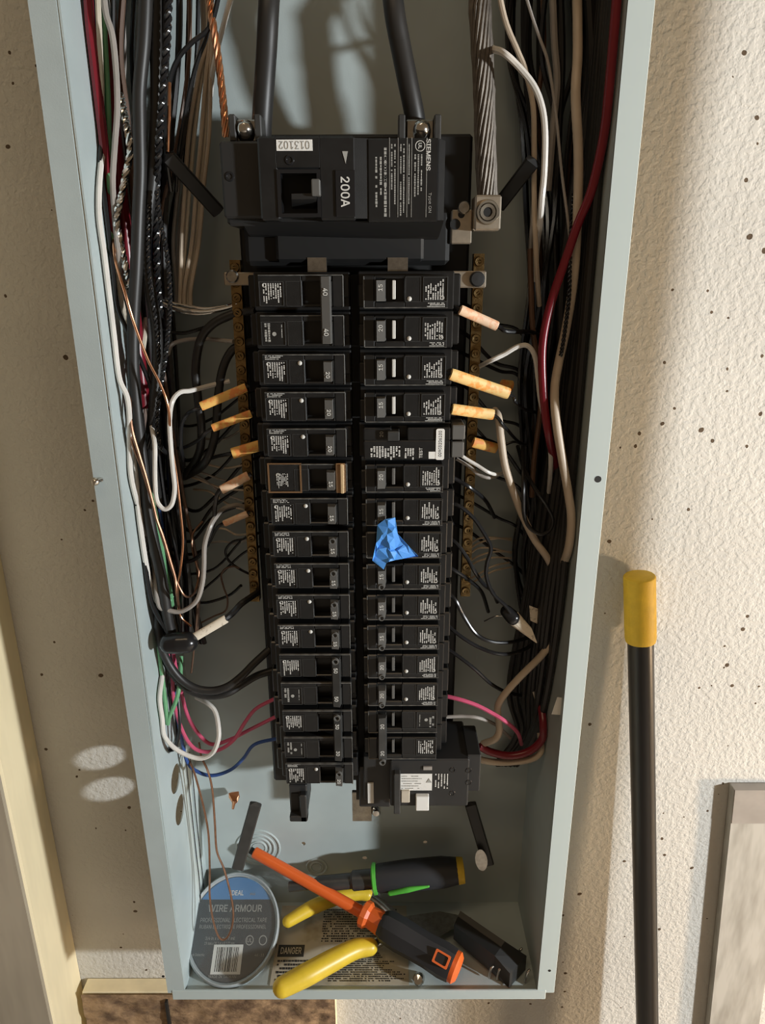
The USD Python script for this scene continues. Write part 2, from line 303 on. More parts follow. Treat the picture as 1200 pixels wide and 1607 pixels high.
# ------------------------------------------------------------------ breaker interior: pan, bus bars, arms
XC = 0.0030                                       # centre line between the breaker columns
inter = thing('breaker_interior', 'black interior pan carrying the two rows of breakers', 'breaker pan')
put('pan', cat_(cbox(-.081, .085, .062, .074, -.452, .090, .002), box(-.066, -.058, .050, .062, -.440, -.02), box(.062, .070, .050, .062, -.440, -.02)), 'pan_black', inter)
put('bus_cover', cat_(cbox(-.072, .068, .030, .062, .004, .040, .003), cbox(-.05, .05, .024, .031, .006, .034, .002)), 'pan_black', inter)
put('centre_rail', box(-.0025, .0085, .030, .062, -.445, -.002), 'pan_black', inter)
for a, b in ((483, 512), (608, 640)):
    p, q = aty(a, 432, .024), aty(b, 404, .024); put('bus_bar', box(p[0], q[0], .0235, .0275, p[2]-.01, q[2]), 'steel', inter, label='flat grey bus bar')
def arm(p0, p1, w, t, m='black_satin', **k):
    p0, p1 = np.array(p0), np.array(p1); d = p1-p0; L = np.linalg.norm(d); d /= L; s = np.cross(d, [0, 1, 0]); s /= np.linalg.norm(s); n = np.cross(s, d); P = []
    for a in (p0, p1):
        for sx in (-1, 1):
            for st in (-1, 1): P += [a+s*sx*w/2*.8+n*st*t/2, a+s*sx*w/2+n*st*t/2*.6]
    P += [p0-d*w*.25, p1+d*w*.25+n*t*.2]
    return put('mounting_arm', hull(P), m, inter, **k)
arm(aty(264, 246, .028), aty(342, 332, .055), .0095, .006, 'pan_black'); arm(aty(836, 253, .028), aty(783, 322, .055), .0095, .006, 'pan_black')
arm(aty(401, 1262, .068), aty(373, 1362, .062), .0115, .006, 'dark_grey', label='dark grey slotted mounting strap')
arm(aty(738, 1262, .068), aty(766, 1356, .062), .011, .006)
put('slotted_pad', cat_(hull([aty(755+12*math.cos(t)*.8+6*math.sin(t)*.3, 1350+17*math.sin(t), y) for t in np.linspace(0, 6.28, 16) for y in (.056, .058)])), 'steel', inter, label='oval steel pad with slot')
# neutral bars with screws
def term_bar(px0, py0, px1, py1, y, n, label, w=.0075):
    t = thing('terminal_bar', label, 'terminal bar', group='brass terminal bars')
    a, b = aty(px0, py0, y), aty(px1, py1, y)
    d = (b-a)/np.linalg.norm(b-a); s = np.cross(d, [0, 1, 0]); s /= np.linalg.norm(s)
    P = [a*(1-k)+b*k+s*e*w/2+np.array([0, f, 0]) for k in (0, 1) for e in (-1, 1) for f in (0, .008)]
    put('bar', hull(P), 'brass', t)
    for i in range(n):
        c = a+(b-a)*((i+.5)/n)
        sc = lathe([(.0012, -.0002), (.0014, .0016), (.0030, .0018), (.0034, .0012), (.0034, -.0004)], c, (0, -1, 0), 12)
        an = i*1.9; e = np.array([math.cos(an), 0, math.sin(an)])*.0028; h = np.array([-math.sin(an), 0, math.cos(an)])*.0005
        put('terminal_screw', cat_(sc, hull([c+e*q+h*w2+np.array([0, f, 0]) for q in (-1, 1) for w2 in (-1, 1) for f in (-.0014, -.0008)])), 'brass', t, smooth=35)
    return t
term_bar(368, 408, 400, 944, .043, 26, 'brass terminal bar with screws along the left breaker row')
term_bar(752, 398, 730, 936, .043, 25, 'brass terminal bar with screws along the right breaker row')
# strap plates at the top of the two bars
sp = thing('bonding_strap', 'bare tinned strap with slotted screw atop the left terminal bar', 'strap', group='terminal straps')
a, b = aty(352, 448, .036), aty(410, 427, .036); put('plate', cbox(a[0], b[0], .035, .038, a[2], b[2], .0008), 'lug_plate', sp)
c = aty(365, 434, .035); put('screw', cat_(lathe([(0, .003), (.0035, .0028), (.0045, .0018), (.0045, 0)], c, (0, -1, 0), 18), box(c[0]-.004, c[0]+.004, c[1]-.0034, c[1]-.0027, c[2]-.0005, c[2]+.0005)), 'steel', sp, smooth=35)
sp = thing('bonding_strap', 'tan strap with black headed bolt atop the right terminal bar', 'strap', group='terminal straps')
a, b = aty(708, 452, .030), aty(763, 425, .030); put('plate', cbox(a[0], b[0], .029, .032, a[2], b[2], .0008), 'lug_plate', sp)
c = aty(748, 438, .029); put('bolt', lathe([(0, .0042), (.0042, .004), (.0052, .003), (.0052, 0)], c, (0, -1, 0), 18), 'black_satin', sp, smooth=35)
# neutral lug
lg = thing('neutral_lug', 'tan metal lug block clamping the grey stranded neutral cable', 'cable lug')
a, b = aty(743, 362, .022), aty(787, 306, .022); put('lug_block', cbox(a[0], b[0], .020, .040, a[2], b[2], .0012), 'lug_plate', lg)
c = aty(765, 333, .0195); put('set_screw', cat_(ring(c, .0052, .0078, h=.0014), lathe([(.0030, .0012), (.0050, .0014), (.0052, 0)], c, (0, -1, 0), 20)), 'tin_bar', lg, smooth=40)
put('hex_socket', disc(c+np.array([0, -.0002, 0]), .0032, h=.0003, seg=6), 'pan_black', lg)
a, b = aty(707, 383, .030), aty(741, 329, .030); put('side_plate', cbox(a[0], b[0], .029, .034, a[2], b[2], .0008), 'lug_plate', lg)
c = aty(727, 326, .028); put('screw', lathe([(0, .004), (.0035, .0034), (.0042, .002), (.0042, 0)], c, (0, -1, 0), 18), 'steel', lg, smooth=35)
c = aty(714, 352, .0285); put('slot', cat_(disc(c, .0035, h=.0004), disc(c+np.array([.004, 0, .006]), .0022, h=.0004)), 'pan_black', lg)

# ------------------------------------------------------------------ branch breakers
PIT = 0.0254
def breaker(kind, amp, name='circuit_breaker', label='', ring_=False, poles=1, style='std', seed=1, bar=0):
    """left-row breaker: local x=0 at the centre line going out to -x, z=0 at its top edge, front face y=0"""
    t = thing(name, label, 'circuit breaker', group='branch circuit breakers')
    for p in range(poles):
        z = -PIT*p
        body = [cbox(-.0655, -.0012, .013, .058, z-.0251, z-.0003, .0008), cbox(-.0120, -.0012, .0075, .0135, z-.0165, z-.0022, .0008)]
        body += [cbox(-.0705, -.0650, .020, .055, z-.0235, z-.002, .001)]
        put('body', cat_(*body), 'black_plastic', t)
        # raised face built round the handle well
        f = [cbox(-.0605, -.0318, .0004, .0135, z-.0224, z-.0020, .0009), cbox(-.0125, -.0050, 0, .0135, z-.0224, z-.0020, .0009),
             cbox(-.0325, -.0120, .0003, .0135, z-.0060, z-.0020, .0008), cbox(-.0325, -.0120, .0010, .0135, z-.0224, z-.0205, .0006),
             box(-.0325, -.0120, .0095, .0135, z-.0206, z-.0060)]
        put('face', cat_(*f), 'black_plastic', t)
        put('glint_or_worn_edge', cat_(cbox(-.0604, -.0052, -.0004, .0020, z-.0027, z-.0018, .0003), cbox(-.0057, -.0048, -.0003, .0020, z-.0222, z-.0022, .0003)), 'glint_plastic', t)  # painted glints along the top and side edge, light put into the colour
        put('panel_line', cat_(frame_box(-.0425, -.0325, .0001, .0006, z-.0217, z-.0058, .0003), box(-.0128, -.0124, -.0002, .0004, z-.0218, z-.0060)), 'dark_grey', t)
        if bar: put('position_bar', cbox(-.0262, -.0238, .0010, .0095, z-.0195, z-.0075, .0004), 'print_white' if bar == 2 else 'grey_plastic', t)
        if style == 'bronze':
            put('bronze_frame', frame_box(-.0612, -.0372, -.0004, .0012, z-.0232, z-.0012, .0012), 'bronze', t)
            put('bronze_strip', cbox(-.0130, -.0060, -.0014, .0010, z-.0232, z-.0012, .0006), 'bronze', t)
            put('bronze_strip', cbox(-.0095, -.0070, -.0030, -.0012, z-.0230, z-.0014, .0005), 'bronze_light', t, label='pale glossy bronze edge')
            x0, x1, z0, z1 = -.0575, -.0455, z-.0210, z-.0075
        else:
            x0, x1, z0, z1 = -.0600, -.0440, z-.0215, z-.0060
            put('label_plate', frame_box(x0, x1, -.0003, .0008, z0, z1, .0004), 'dark_grey', t)
        hn = p == 1 or style == 'two'
        if p == 0:
            put('fine_print', fineprint(x0+.0022, x1-.0012, z0+.0015, z1-.0012, 8, -.00015 if style == 'bronze' else .0003, seed+p), 'print_white', t)
            c = np.array([x0+.0034, .0003, z1-.0024]); put('approval_mark', ring(c, .0009, .0014, h=.0002, seg=16), 'print_white', t)
            if style == 'std' and poles == 1: put('fine_print', fineprint(x0+.0014, x1-.002, z-.0056, z-.0024, 3, .0003, seed+5, r=(1, 0, 0), u=(0, 0, 1)), 'print_white', t)
        else:
            put('fine_print', cat_(fineprint(x0+.0018, x0+.0062, z0+.002, z1-.001, 2, .0003, seed+9, fill=.8), fineprint(x1-.003, x1-.0018, z0+.003, z1-.002, 1, .0003, seed+10)), 'print_grey', t)
        if poles == 1 and style != 'bronze': put('white_dot', lathe([(0, .0012), (.0010, .0010), (.0015, .0004), (.0016, 0)], (-.0352, .0005, z-.0078), (0, -1, 0), 12), 'print_white', t, smooth=50)
        if poles == 2 and p == 1: put('white_dot', disc((-.0515, .0006, z-.0140), .0014, h=.0004, seg=12), 'print_grey', t)
        if poles == 1:
            h = [hull([(-.0188, -.0055, z-.0195), (-.0136, -.0062, z-.0195), (-.0188, -.0055, z-.0065), (-.0136, -.0062, z-.0065), (-.0200, .0085, z-.0200), (-.0128, .0085, z-.0200), (-.0200, .0085, z-.0062), (-.0128, .0085, z-.0062)])]
            hd = put('handle', cat_(*h), 'grey_plastic', t)
            put('rating_mark', text(str(amp), .0026, (-.0161, -.0059, z-.0150), *DOWN, bold=True), 'print_white', hd)
            if ring_: put('lock_ring', ring((-.0161, -.0059, z-.0070), .0013, .0025, h=.0016, seg=20), 'grey_plastic', hd, smooth=40)
    if poles == 2:
        zA, zB = -.0030, -PIT-.0200
        hd = put('handle_tie', cat_(hull([(x, y, z) for x, y in ((-.0188, -.0058), (-.0136, -.0066), (-.0200, -.001), (-.0128, -.001)) for z in (zA, zB)]), cbox(-.0196, -.0130, -.002, .009, -.0190, -.0070, .0005), cbox(-.0196, -.0130, -.002, .009, -PIT-.0190, -PIT-.0070, .0005)), 'grey_plastic' if style != 'dim' else 'dark_grey', t)
        for p in (0, 1): put('rating_mark', text(str(amp), .0028, (-.0163, -.0064, -PIT*p-.0125), *DOWN, bold=True), 'print_white', hd)
        if ring_: put('lock_ring', ring((-.0163, -.0062, -.0042), .0014, .0029, h=.0016, seg=20), 'grey_plastic', hd, smooth=40)
    return t
def leftM(row): return Gf.Matrix4d(1.0).SetTranslate(Gf.Vec3d(XC-.0016, 0, -PIT*row))
def rightM(row, poles=1):
    m = Gf.Matrix4d(1.0).SetRotate(Gf.Rotation(Gf.Vec3d(0, 1, 0), 180)); m.SetTranslateOnly(Gf.Vec3d(XC+.0016, 0, -PIT*(row+poles)+.0004)); return m
S = {}
def add_breaker(side, row, amp, label, **k):
    key = (amp, side if k.get('style') else '', tuple(sorted(k.items())))
    m = leftM(row) if side == 'L' else rightM(row, k.get('poles', 1))
    if key in S: return copy_of(S[key], 'circuit_breaker', label, m)
    t = breaker(side, amp, label=label, seed=len(S)*31+7, **k); place(t, m); S[key] = t; return t
O = ['first', 'second', 'third', 'fourth', 'fifth', 'sixth', 'seventh', 'eighth', 'ninth', 'tenth', 'eleventh', 'twelfth', 'thirteenth', 'fourteenth', 'fifteenth', 'sixteenth']
add_breaker('L', 0, 40, 'double-pole black breaker marked 40 at the top of the left row', poles=2)
add_breaker('L', 2, 20, 'black breaker marked 20 just below the 40 double-pole breaker')
add_breaker('L', 3, 20, 'middle one of the three left-row breakers marked 20')
add_breaker('L', 4, 20, 'black breaker marked 20 directly above the bronze-framed breaker')
add_breaker('L', 5, 15, 'black breaker with a bronze frame and bronze strip, marked 15', style='bronze')
add_breaker('L', 6, 15, 'left-row breaker marked 15 directly below the bronze-framed breaker')
for k, r in enumerate((7, 8, 9, 10)):
    add_breaker('L', r, 15, ['left-row breaker marked 15, two below the bronze-framed breaker', 'left-row breaker marked 15, three below the bronze-framed breaker', 'left-row breaker marked 15, next but one above the 50 double-pole breaker', 'left-row breaker marked 15 directly above the 50 double-pole breaker'][k], ring_=True)
add_breaker('L', 11, 50, 'double-pole black breaker marked 50 low in the left row', poles=2, ring_=True, style='dim')
add_breaker('L', 13, 30, 'double-pole black breaker marked 30 below the 50 double-pole breaker', poles=2, ring_=True, style='dim')
add_breaker('L', 15, 20, 'lowest breaker of the left row, above the black hook', ring_=True)
add_breaker('R', 0, 15, 'top breaker of the right row, marked 15', bar=2)
add_breaker('R', 1, 20, 'right-row breaker marked 20, second from the top', bar=2)
add_breaker('R', 2, 15, 'right-row breaker marked 15 level with the long orange tag', bar=2)
add_breaker('R', 3, 15, 'right-row breaker marked 15 just above the white-stickered breaker', bar=2)
add_breaker('R', 5, 20, 'right-row breaker marked 20 just below the white-stickered breaker', bar=1)
add_breaker('R', 6, 15, 'right-row breaker marked 15 directly above the blue tape', ring_=True, bar=1)
add_breaker('R', 7, 15, 'right-row breaker partly covered by the blue tape', ring_=True, bar=1)
add_breaker('R', 8, 15, 'right-row breaker directly below the blue tape', ring_=True, bar=1)
add_breaker('R', 9, 15, 'right-row breaker marked 15, two below the blue tape', ring_=True, bar=1)
add_breaker('R', 10, 15, 'lowest right-row breaker marked 15', ring_=True, bar=1)
add_breaker('R', 11, 20, 'upper one of the two neighbouring ringed breakers marked 20 in the right row', ring_=True, bar=1)
add_breaker('R', 12, 20, 'right-row breaker marked 20 with the pink wire', ring_=True, bar=1)
add_breaker('R', 13, 20, 'double-pole breaker with long handle tie above the white-buttoned breaker', poles=2, ring_=True, style='dim', bar=1)
# right row: special breaker with stickers (row 4)
t = thing('circuit_breaker', 'wide-bodied black breaker with a white rounded sticker in the right row', 'circuit breaker', group='branch circuit breakers')
z0, z1 = -PIT*5, -PIT*4; X0 = XC+.0016
put('body', cat_(cbox(X0, X0+.066, .013, .058, z0+.0003, z1-.0003, .0008), cbox(X0+.004, X0+.0645, -.0004, .0135, z0+.0012, z1-.0105, .0007), cbox(X0+.0345, X0+.0645, .0003, .0135, z1-.0108, z1-.0015, .0007), cbox(X0+.004, X0+.0235, .0003, .0135, z1-.0108, z1-.0015, .0007), box(X0+.0230, X0+.0350, .008, .0135, z1-.0110, z1-.0015)), 'black_plastic', t)
put('terminal_clip', cat_(cbox(X0+.066, X0+.0755, .006, .030, z1-.0115, z1-.0010, .0008), cbox(X0+.066, X0+.0750, .006, .030, z0+.0010, z0+.0125, .0008)), 'grey_plastic', t)
put('handle', cbox(X0+.0205, X0+.0290, -.0050, .008, z1-.0098, z1-.0030, .0006), 'dark_grey', t)
put('rating_mark', text('20', .0024, (X0+.0165, 0, z1-.0060), (0, 0, 1), (-1, 0, 0)), 'print_grey', t)
put('fine_print', cat_(fineprint(X0+.0085, X0+.030, z0+.0015, z0+.0110, 11, -.0006, 71, fill=.75), fineprint(X0+.0325, X0+.0395, z0+.0015, z0+.0095, 4, -.0006, 73, fill=.75)), 'print_white', t)
put('test_mark', text('TEST', .0022, (X0+.0440, -.0006, z0+.0062), (0, 0, 1), (-1, 0, 0), bold=True), 'print_white', t)
put('patch', cbox(X0+.0495, X0+.0545, -.0006, 0, z0+.0018, z0+.0070, .0001), 'sticker_white', t, label='small square white patch')
st = [(X0+.0545, z0+.001), (X0+.0605, z1-.002)]
from shapely.geometry import box as sbox
rb = sbox(st[0][0]+.0015, st[0][1]+.0015, st[1][0]-.0015, st[1][1]-.0015).buffer(.0015, 6)
put('sticker', onplane(trimesh.creation.extrude_polygon(rb, .0003, engine='earcut'), (0, -.0005, 0), (1, 0, 0), (0, 0, 1)), 'sticker_white', t, label='white rounded serial number sticker')
put('sticker_print', text('00903206100', .0021, ((st[0][0]+st[1][0])/2, -.0007, (z0+z1)/2), (0, 0, 1), (-1, 0, 0), width=.0185), 'print_black', t)
# right row: GFCI style breaker at the bottom
t = thing('circuit_breaker', 'long black breaker with white label and white test button at the bottom right', 'circuit breaker', group='branch circuit breakers')
a, b = aty(612, 1266, .004), aty(756, 1192, .004); gx0, gx1, gz0, gz1 = a[0], b[0], a[2], b[2]
put('body', cat_(cbox(gx0, gx1-.010, .004, .058, gz0, gz1, .0012), cbox(gx1-.012, gx1, .008, .050, gz0+.012, gz1+.001, .0010), cbox(X0, gx0+.002, .012, .058, gz0, gz1-.004, .001)), 'black_satin', t)
put('handle', cbox(gx0+.003, gx0+.0085, -.002, .006, gz0-.003, gz1-.010, .0007), 'dark_grey', t)
a, b = aty(628, 1240, .004), aty(678, 1214, .004); put('label', box(a[0], b[0], .0036, .0041, a[2], b[2]), 'sticker_white', t, label='white printed label'); put('label_print', fineprint(a[0]+.001, b[0]-.008, a[2]+.001, b[2]-.001, 6, .0034, 90, r=(1, 0, 0), u=(0, 0, 1), fill=.35), 'print_grey', t)
c = (a*0.25+b*.75); put('label_mark', hull([np.array([c[0]+.004, y, c[2]-.003])+.0028*np.array([math.sin(k*2.094), 0, math.cos(k*2.094)]) for k in range(3) for y in (.0035, .0033)]), 'print_grey', t)
a, b = aty(652, 1271, .001), aty(673, 1249, .001); put('test_button', cbox(a[0], b[0], -.0005, .006, a[2], b[2], .0006), 'sticker_white', t, label='square white test button')
a, b = aty(629, 1259, .002), aty(643, 1241, .002); put('reset_button', cbox(a[0], b[0], .001, .006, a[2], b[2], .0006), 'pvc_cream', t, label='small cream reset button')
a, b = aty(664, 1208, .003), aty(678, 1203, .003); put('indicator', box(a[0], b[0], .0025, .0042, a[2], b[2]), 'pvc_grey', t)
put('fine_print', fineprint(aty(681, 1228, .004)[0], aty(704, 1228, .004)[0], aty(700, 1241, .004)[2], aty(700, 1214, .004)[2], 5, .0036, 95, fill=.5), 'print_white', t)
for px, py in ((710, 1208), (709, 1245), (735, 1209), (735, 1228)): put('screw_well', ring(aty(px, py, .004), .0014, .0028, h=.0004, seg=16), 'black_gloss', t)
# black blank hook under left row, handles with strip in the centre bottom
hk = thing('breaker_hook', 'black plastic hook hanging below the left breaker row', 'hook')
a, b = aty(457, 1276, .015), aty(482, 1226, .015); put('hook_body', cat_(cbox(a[0], b[0], .010, .040, a[2]+.004, b[2], .001), cbox(b[0]-.006, b[0], .004, .014, a[2], b[2]-.006, .001), cbox(a[0], b[0], .004, .012, a[2], a[2]+.006, .001)), 'black_satin', hk)
put('hook_slot', box(a[0]+.002, b[0]-.007, .0095, .0102, a[2]+.008, b[2]-.008), 'pan_black', hk)
t = thing('blank_filler', 'black filler block with pale strip between hook and white-buttoned breaker', 'filler block')
a, b = aty(564, 1262, .020), aty(612, 1200, .020); put('block', cbox(a[0], b[0], .016, .058, a[2], b[2], .001), 'black_satin', t)
a, b = aty(577, 1260, .011), aty(586, 1229, .011); put('pale_strip', box(a[0], b[0], .0105, .0165, a[2], b[2]), 'print_white', t)
t = thing('retaining_clip', 'tin clip with a shiny screw at the foot of the breaker pan', 'clip')
a, b = aty(553, 1287, .050), aty(583, 1258, .050); put('clip_plate', cbox(a[0], b[0], .048, .052, a[2], b[2]+.012, .0006), 'tin_bar', t)
c = aty(590, 1274, .046); put('screw', lathe([(0, .003), (.003, .0026), (.0042, .001), (.0042, -.006)], c, (0, -1, 0), 16), 'bright_steel', t, smooth=40)

# ------------------------------------------------------------------ main breaker
mb = thing('main_breaker', 'large black main breaker marked 200A at the top of the panel', 'main breaker')
mz1, mz0 = aty(500, 214, -.004)[2], aty(500, 346, -.004)[2]; xl = aty(347, 280, .004)[0]; xr = aty(698, 280, -.002)[0]
x1, x2, x3 = aty(406, 280, -.006)[0], aty(558, 280, -.006)[0], aty(576, 280, -.004)[0]
hx0, hx1 = aty(437, 280, -.006)[0], aty(500, 280, -.006)[0]; hz1, hz0 = aty(470, 266, -.006)[2], aty(470, 341, -.006)[2]
put('body', cat_(cbox(xl, xr, .012, .066, mz0-.002, mz1, .002), cbox(xl, x1+.002, .004, .014, mz0+.002, mz1-.001, .0015)), 'black_satin', mb)
put('centre_block', cat_(cbox(x1, hx0, -.006, .014, mz0, mz1, .0012), cbox(hx1, x2, -.006, .014, mz0, mz1, .0012), cbox(hx0-.002, hx1+.002, -.006, .014, hz1, mz1, .0012), hull([(x2-.001, -.0055, z) for z in (mz0+.001, mz1-.001)]+[(x3+.001, -.003, z) for z in (mz0+.001, mz1-.001)]+[(x, .013, z) for x in (x2-.001, x3+.001) for z in (mz0+.001, mz1-.001)])), 'black_plastic', mb)
ic_ = put('info_cover', cat_(cbox(x3, xr-.004, -.004, .014, mz0-.001, mz1-.001, .001), hull([(xr-.005, -.004, z) for z in (mz0, mz1-.001)]+[(xr, .001, z) for z in (mz0, mz1-.002)]+[(x, .014, z) for x in (xr-.005, xr) for z in (mz0, mz1-.002)])), 'black_plastic', mb)
put('lower_shroud', hull([(x, y, z) for x, y, z in ((xl+.010, .012, mz0), (xr, -.002, mz0), (xl+.012, .022, mz0-.007), (xr-.002, .012, mz0-.009), (xl+.010, .06, mz0), (xr, .06, mz0), (xl+.012, .06, mz0-.012), (xr-.002, .06, mz0-.012))]), 'pan_black', mb)
put('handle_well', box(hx0-.001, hx1+.001, .007, .0135, mz0, hz1+.001), 'pan_black', mb)
put('handle_surround', frame_box(hx0-.001, hx1+.001, -.007, .004, hz0, hz1, .0022), 'black_gloss', mb)
put('handle', cat_(hull([(hx0+.006, .006, hz0+.006), (hx1-.004, .006, hz0+.006), (hx0+.006, .006, hz1-.012), (hx1-.004, .006, hz1-.012), (hx0+.008, -.010, hz0+.010), (hx1-.001, -.012, hz0+.010), (hx0+.008, -.010, hz1-.014), (hx1-.001, -.012, hz1-.014)])), 'black_satin', mb)
a, b = aty(489, 308, -.013), aty(502, 281, -.013); put('handle_tab', cbox(a[0], b[0], -.0145, -.008, a[2], b[2], .0006), 'grey_plastic', mb, label='grey switch tab')
a, b = aty(527, 340, -.006), aty(557, 267, -.006); rp_ = put('rating_plate', cbox(a[0], b[0], -.0072, -.004, a[2], b[2], .0004), 'black_gloss', mb)
put('rating_mark', text('200A', .0052, ((a+b)/2+np.array([0, -.0012, .0008])) , *DOWN, bold=True, width=.0172), 'print_white', rp_)
c = aty(542, 246, -.0061); put('pointer_mark', hull([c+np.array([dx, dy, dz]) for dx, dz in ((-.002, .003), (.0015, .003), (0, -.004)) for dy in (0, -.0003)]), 'print_grey', mb)
a, b = aty(434, 237, -.006), aty(490, 219, -.006); ss_ = put('serial_sticker', box(a[0], b[0], -.0064, -.0058, a[2], b[2]), 'sticker_white', mb, label='white serial number sticker, upside down'); put('sticker_print', text('013102', .0044, (a+b)/2+np.array([0, -.0004, 0]), (-1, 0, 0), (0, 0, -1), width=.0185), 'print_grey', ss_)
for px, py, y in ((360, 277, .004), (454, 251, -.006)): put('screw_well', ring(aty(px, py, y), .0014, .0030, h=.0006, seg=18), 'black_gloss', mb)
py0, py1 = 222, 341; xx = [586, 596, 606, 620, 633, 644, 655, 669]
for i, px in enumerate((611, 624, 638, 645, 668)):
    a, b = aty(px, py1, -.004), aty(px, py0-6, -.004); put('print_rule', box(a[0]-.00015, a[0]+.00015, -.0043, -.0039, a[2], b[2]), 'print_grey', ic_)
for i, (pa, pb, ya_, yb_, n) in enumerate(((587, 608, 246, 330, 3), (600, 609, 226, 338, 1), (612, 622, 226, 320, 2), (626, 636, 226, 340, 2), (639, 644, 226, 335, 1), (648, 664, 242, 318, 3))):
    a, b = aty(pa, yb_, -.004), aty(pb, ya_, -.004); put('fine_print', fineprint(a[0], b[0], a[2], b[2], n, -.0042, 200+i, fill=.5), 'print_grey', ic_)
put('maker_mark', text('SIEMENS', .0026, aty(672, 243, -.004), *DOWN, bold=True, width=.0175), 'print_white', ic_)
put('type_print', text('Type QN', .0017, aty(674, 318, -.004), *DOWN, width=.0115), 'print_grey', ic_)
c = aty(659, 229, -.004); put('approval_mark', cat_(ring(c, .0026, .0031, h=.0003, seg=24), text('UL', .0020, c, *DOWN, bold=True)), 'print_white', mb)
for (pa, pb, s0) in ((362, 412, 0), (628, 690, 1)):
    for px in ((pa+4, pb-6) if s0 == 0 else (pa+2, pb-4)):
        a = aty(px, 212, .014); put('lug_wing', cbox(a[0]-.0022, a[0]+.0022, .012, .030, a[2]-.004, a[2]+.0115, .0008), 'dark_grey', mb)
    c = aty((383, 659)[s0], 214, .016); put('lug_block', cbox(c[0]-.009, c[0]+.009, .018, .045, c[2]-.003, c[2]+.010, .001), 'steel', mb)
    put('lug_screw', lathe([(0, .006), (.0030, .0055), (.0050, .0035), (.0058, 0), (.0058, -.004)], c+np.array([.001, .000, .0035]), (0, -.85, .5), 20), 'bright_steel', mb, smooth=40)
# ------------------------------------------------------------------ wires: picture measurements turned into points at their own depth in the box
def wpts(pts, r, d):
    out = []
    for q in pts:
        y = q[2] if len(q) > 2 else d
        p = aty(q[0], q[1], y); lim = BW-.0008-r
        if y > 0.001:
            if p[0] < -lim: p = np.array([-lim, p[1], p[2]])
            if p[0] > lim: p = np.array([lim, p[1], p[2]])
        p[1] = min(p[1], BD-.0006-r); out.append(p)
    if pts[0][1] <= -20:                                                   # gutter wires go on up the box
        t = out[0]-out[1]; t /= np.linalg.norm(t); up = np.array([0, 0, 1.0])
        for L_, k in ((.028, .6), (.035, .25), (.045, 0.0)): out.insert(0, out[0]+L_*(t*k+up*(1-k)))
    return out
def wire(label, m, rmm, d, pts, group=None, name='wire', cat='wire', seg=8, per=7):
    r = rmm/1000.0
    return put(name, tube(spline(wpts(pts, r, d), per), r, seg), m, label=label, cat=cat, group=group, smooth=40)
def rope(label, m, rmm, d, pts, n=3, pitch=.012, name='wire', cat='wire', group=None, seg=6):
    return put(name, strands(wpts(pts, rmm/1000, d), rmm/1000, n, pitch, seg), m, label=label, cat=cat, group=group, smooth=40)
# --- service cables
wire('thick black service cable entering the left lug of the main breaker', 'pvc_black_matte', 6.6, .034, [(424, -40, .04), (421, 20), (418, 80), (414, 140), (411, 190, .036), (410, 226, .040)], name='service_cable', cat='cable', seg=18)
wire('thick black service cable entering the right lug of the main breaker', 'pvc_black_matte', 6.6, .034, [(613, -40, .04), (619, 20), (628, 70), (640, 130), (650, 180, .036), (656, 222, .040)], name='service_cable', cat='cable', seg=18)
rope('thick grey stranded bare neutral cable running down to the tan lug', 'aluminium', 7.4, .030, [(752, -40, .04), (753, 20), (757, 90), (760, 160), (761, 230), (764, 290, .030), (765, 318, .032)], n=15, pitch=.19, name='neutral_cable', cat='cable')
rope('bare stranded copper ground cable beside the left lug of the main breaker', 'copper', 2.6, .040, [(326, -30, .05), (333, 30), (340, 75), (347, 130), (352, 180), (354, 214, .045)], n=5, pitch=.030, name='ground_cable', cat='cable')
# --- left gutter
LB = 'red cables in the left gutter'
wire('dark maroon cable against the left box wall', 'pvc_red', 5.0, .050, [(118, -30), (120, 40), (122, 110), (128, 190), (134, 250), (143, 330), (149, 400), (158, 460), (168, 520), (178, 570), (188, 640)], seg=12)
wire('thinner lighter red wire right of the dark maroon cable', 'pvc_red', 3.2, .034, [(137, -30), (138, 40), (139, 110), (140, 180), (141, 240), (150, 300), (158, 370), (163, 430, .05), (170, 500, .06)])
wire('blue wire peeking out along the left box wall', 'pvc_blue', 2.4, .045, [(106, -30), (107, 60), (106, 110), (105, 160), (112, 230, .06), (128, 330, .06), (150, 500, .06), (163, 620, .05), (172, 660, .045), (181, 696, .045), (196, 770, .06), (210, 860, .07)])
wire('white wire sweeping down the left gutter from the upper flange', 'pvc_white', 2.0, .014, [(92, -30, .075), (98, 80, .07), (106, 190, .055), (113, 250, .03), (124, 330), (135, 400), (150, 466), (165, 526), (186, 592), (199, 622), (203, 655), (199, 700, .018), (194, 750), (192, 800, .022), (196, 840, .03), (207, 875, .04)])
wire('black wire crossing low from the left wall over the red cables', 'pvc_black', 1.6, .028, [(98, -30, .085), (102, 60, .08), (108, 150, .06), (116, 205, .04), (130, 255), (147, 300), (160, 350), (172, 420), (184, 480), (200, 520), (222, 570), (240, 620), (243, 660), (232, 700), (215, 735), (205, 780, .04)])
wire('green wire hanging among the cream wires at top left', 'pvc_green', 2.0, .040, [(160, -30), (164, 60), (168, 133), (170, 190), (171, 250), (172, 290, .03), (171, 330), (173, 380, .03), (177, 430), (184, 490, .05), (200, 600, .06), (225, 740, .05), (246, 820, .04), (254, 862), (261, 902), (267, 930), (270, 950, .05)])
wire('grey white wire bending between green wire and black cables', 'pvc_grey', 2.0, .026, [(161, -30), (166, 20), (176, 55), (182, 110), (184, 170), (180, 230), (177, 285), (180, 340, .03), (186, 400), (190, 440, .04), (197, 500, .05)])
wire('cream wire left of the green wire at top left', 'pvc_cream', 1.9, .035, [(152, -30), (156, 60), (159, 130), (160, 200), (162, 270), (167, 330), (176, 400), (190, 470), (200, 540, .05)])
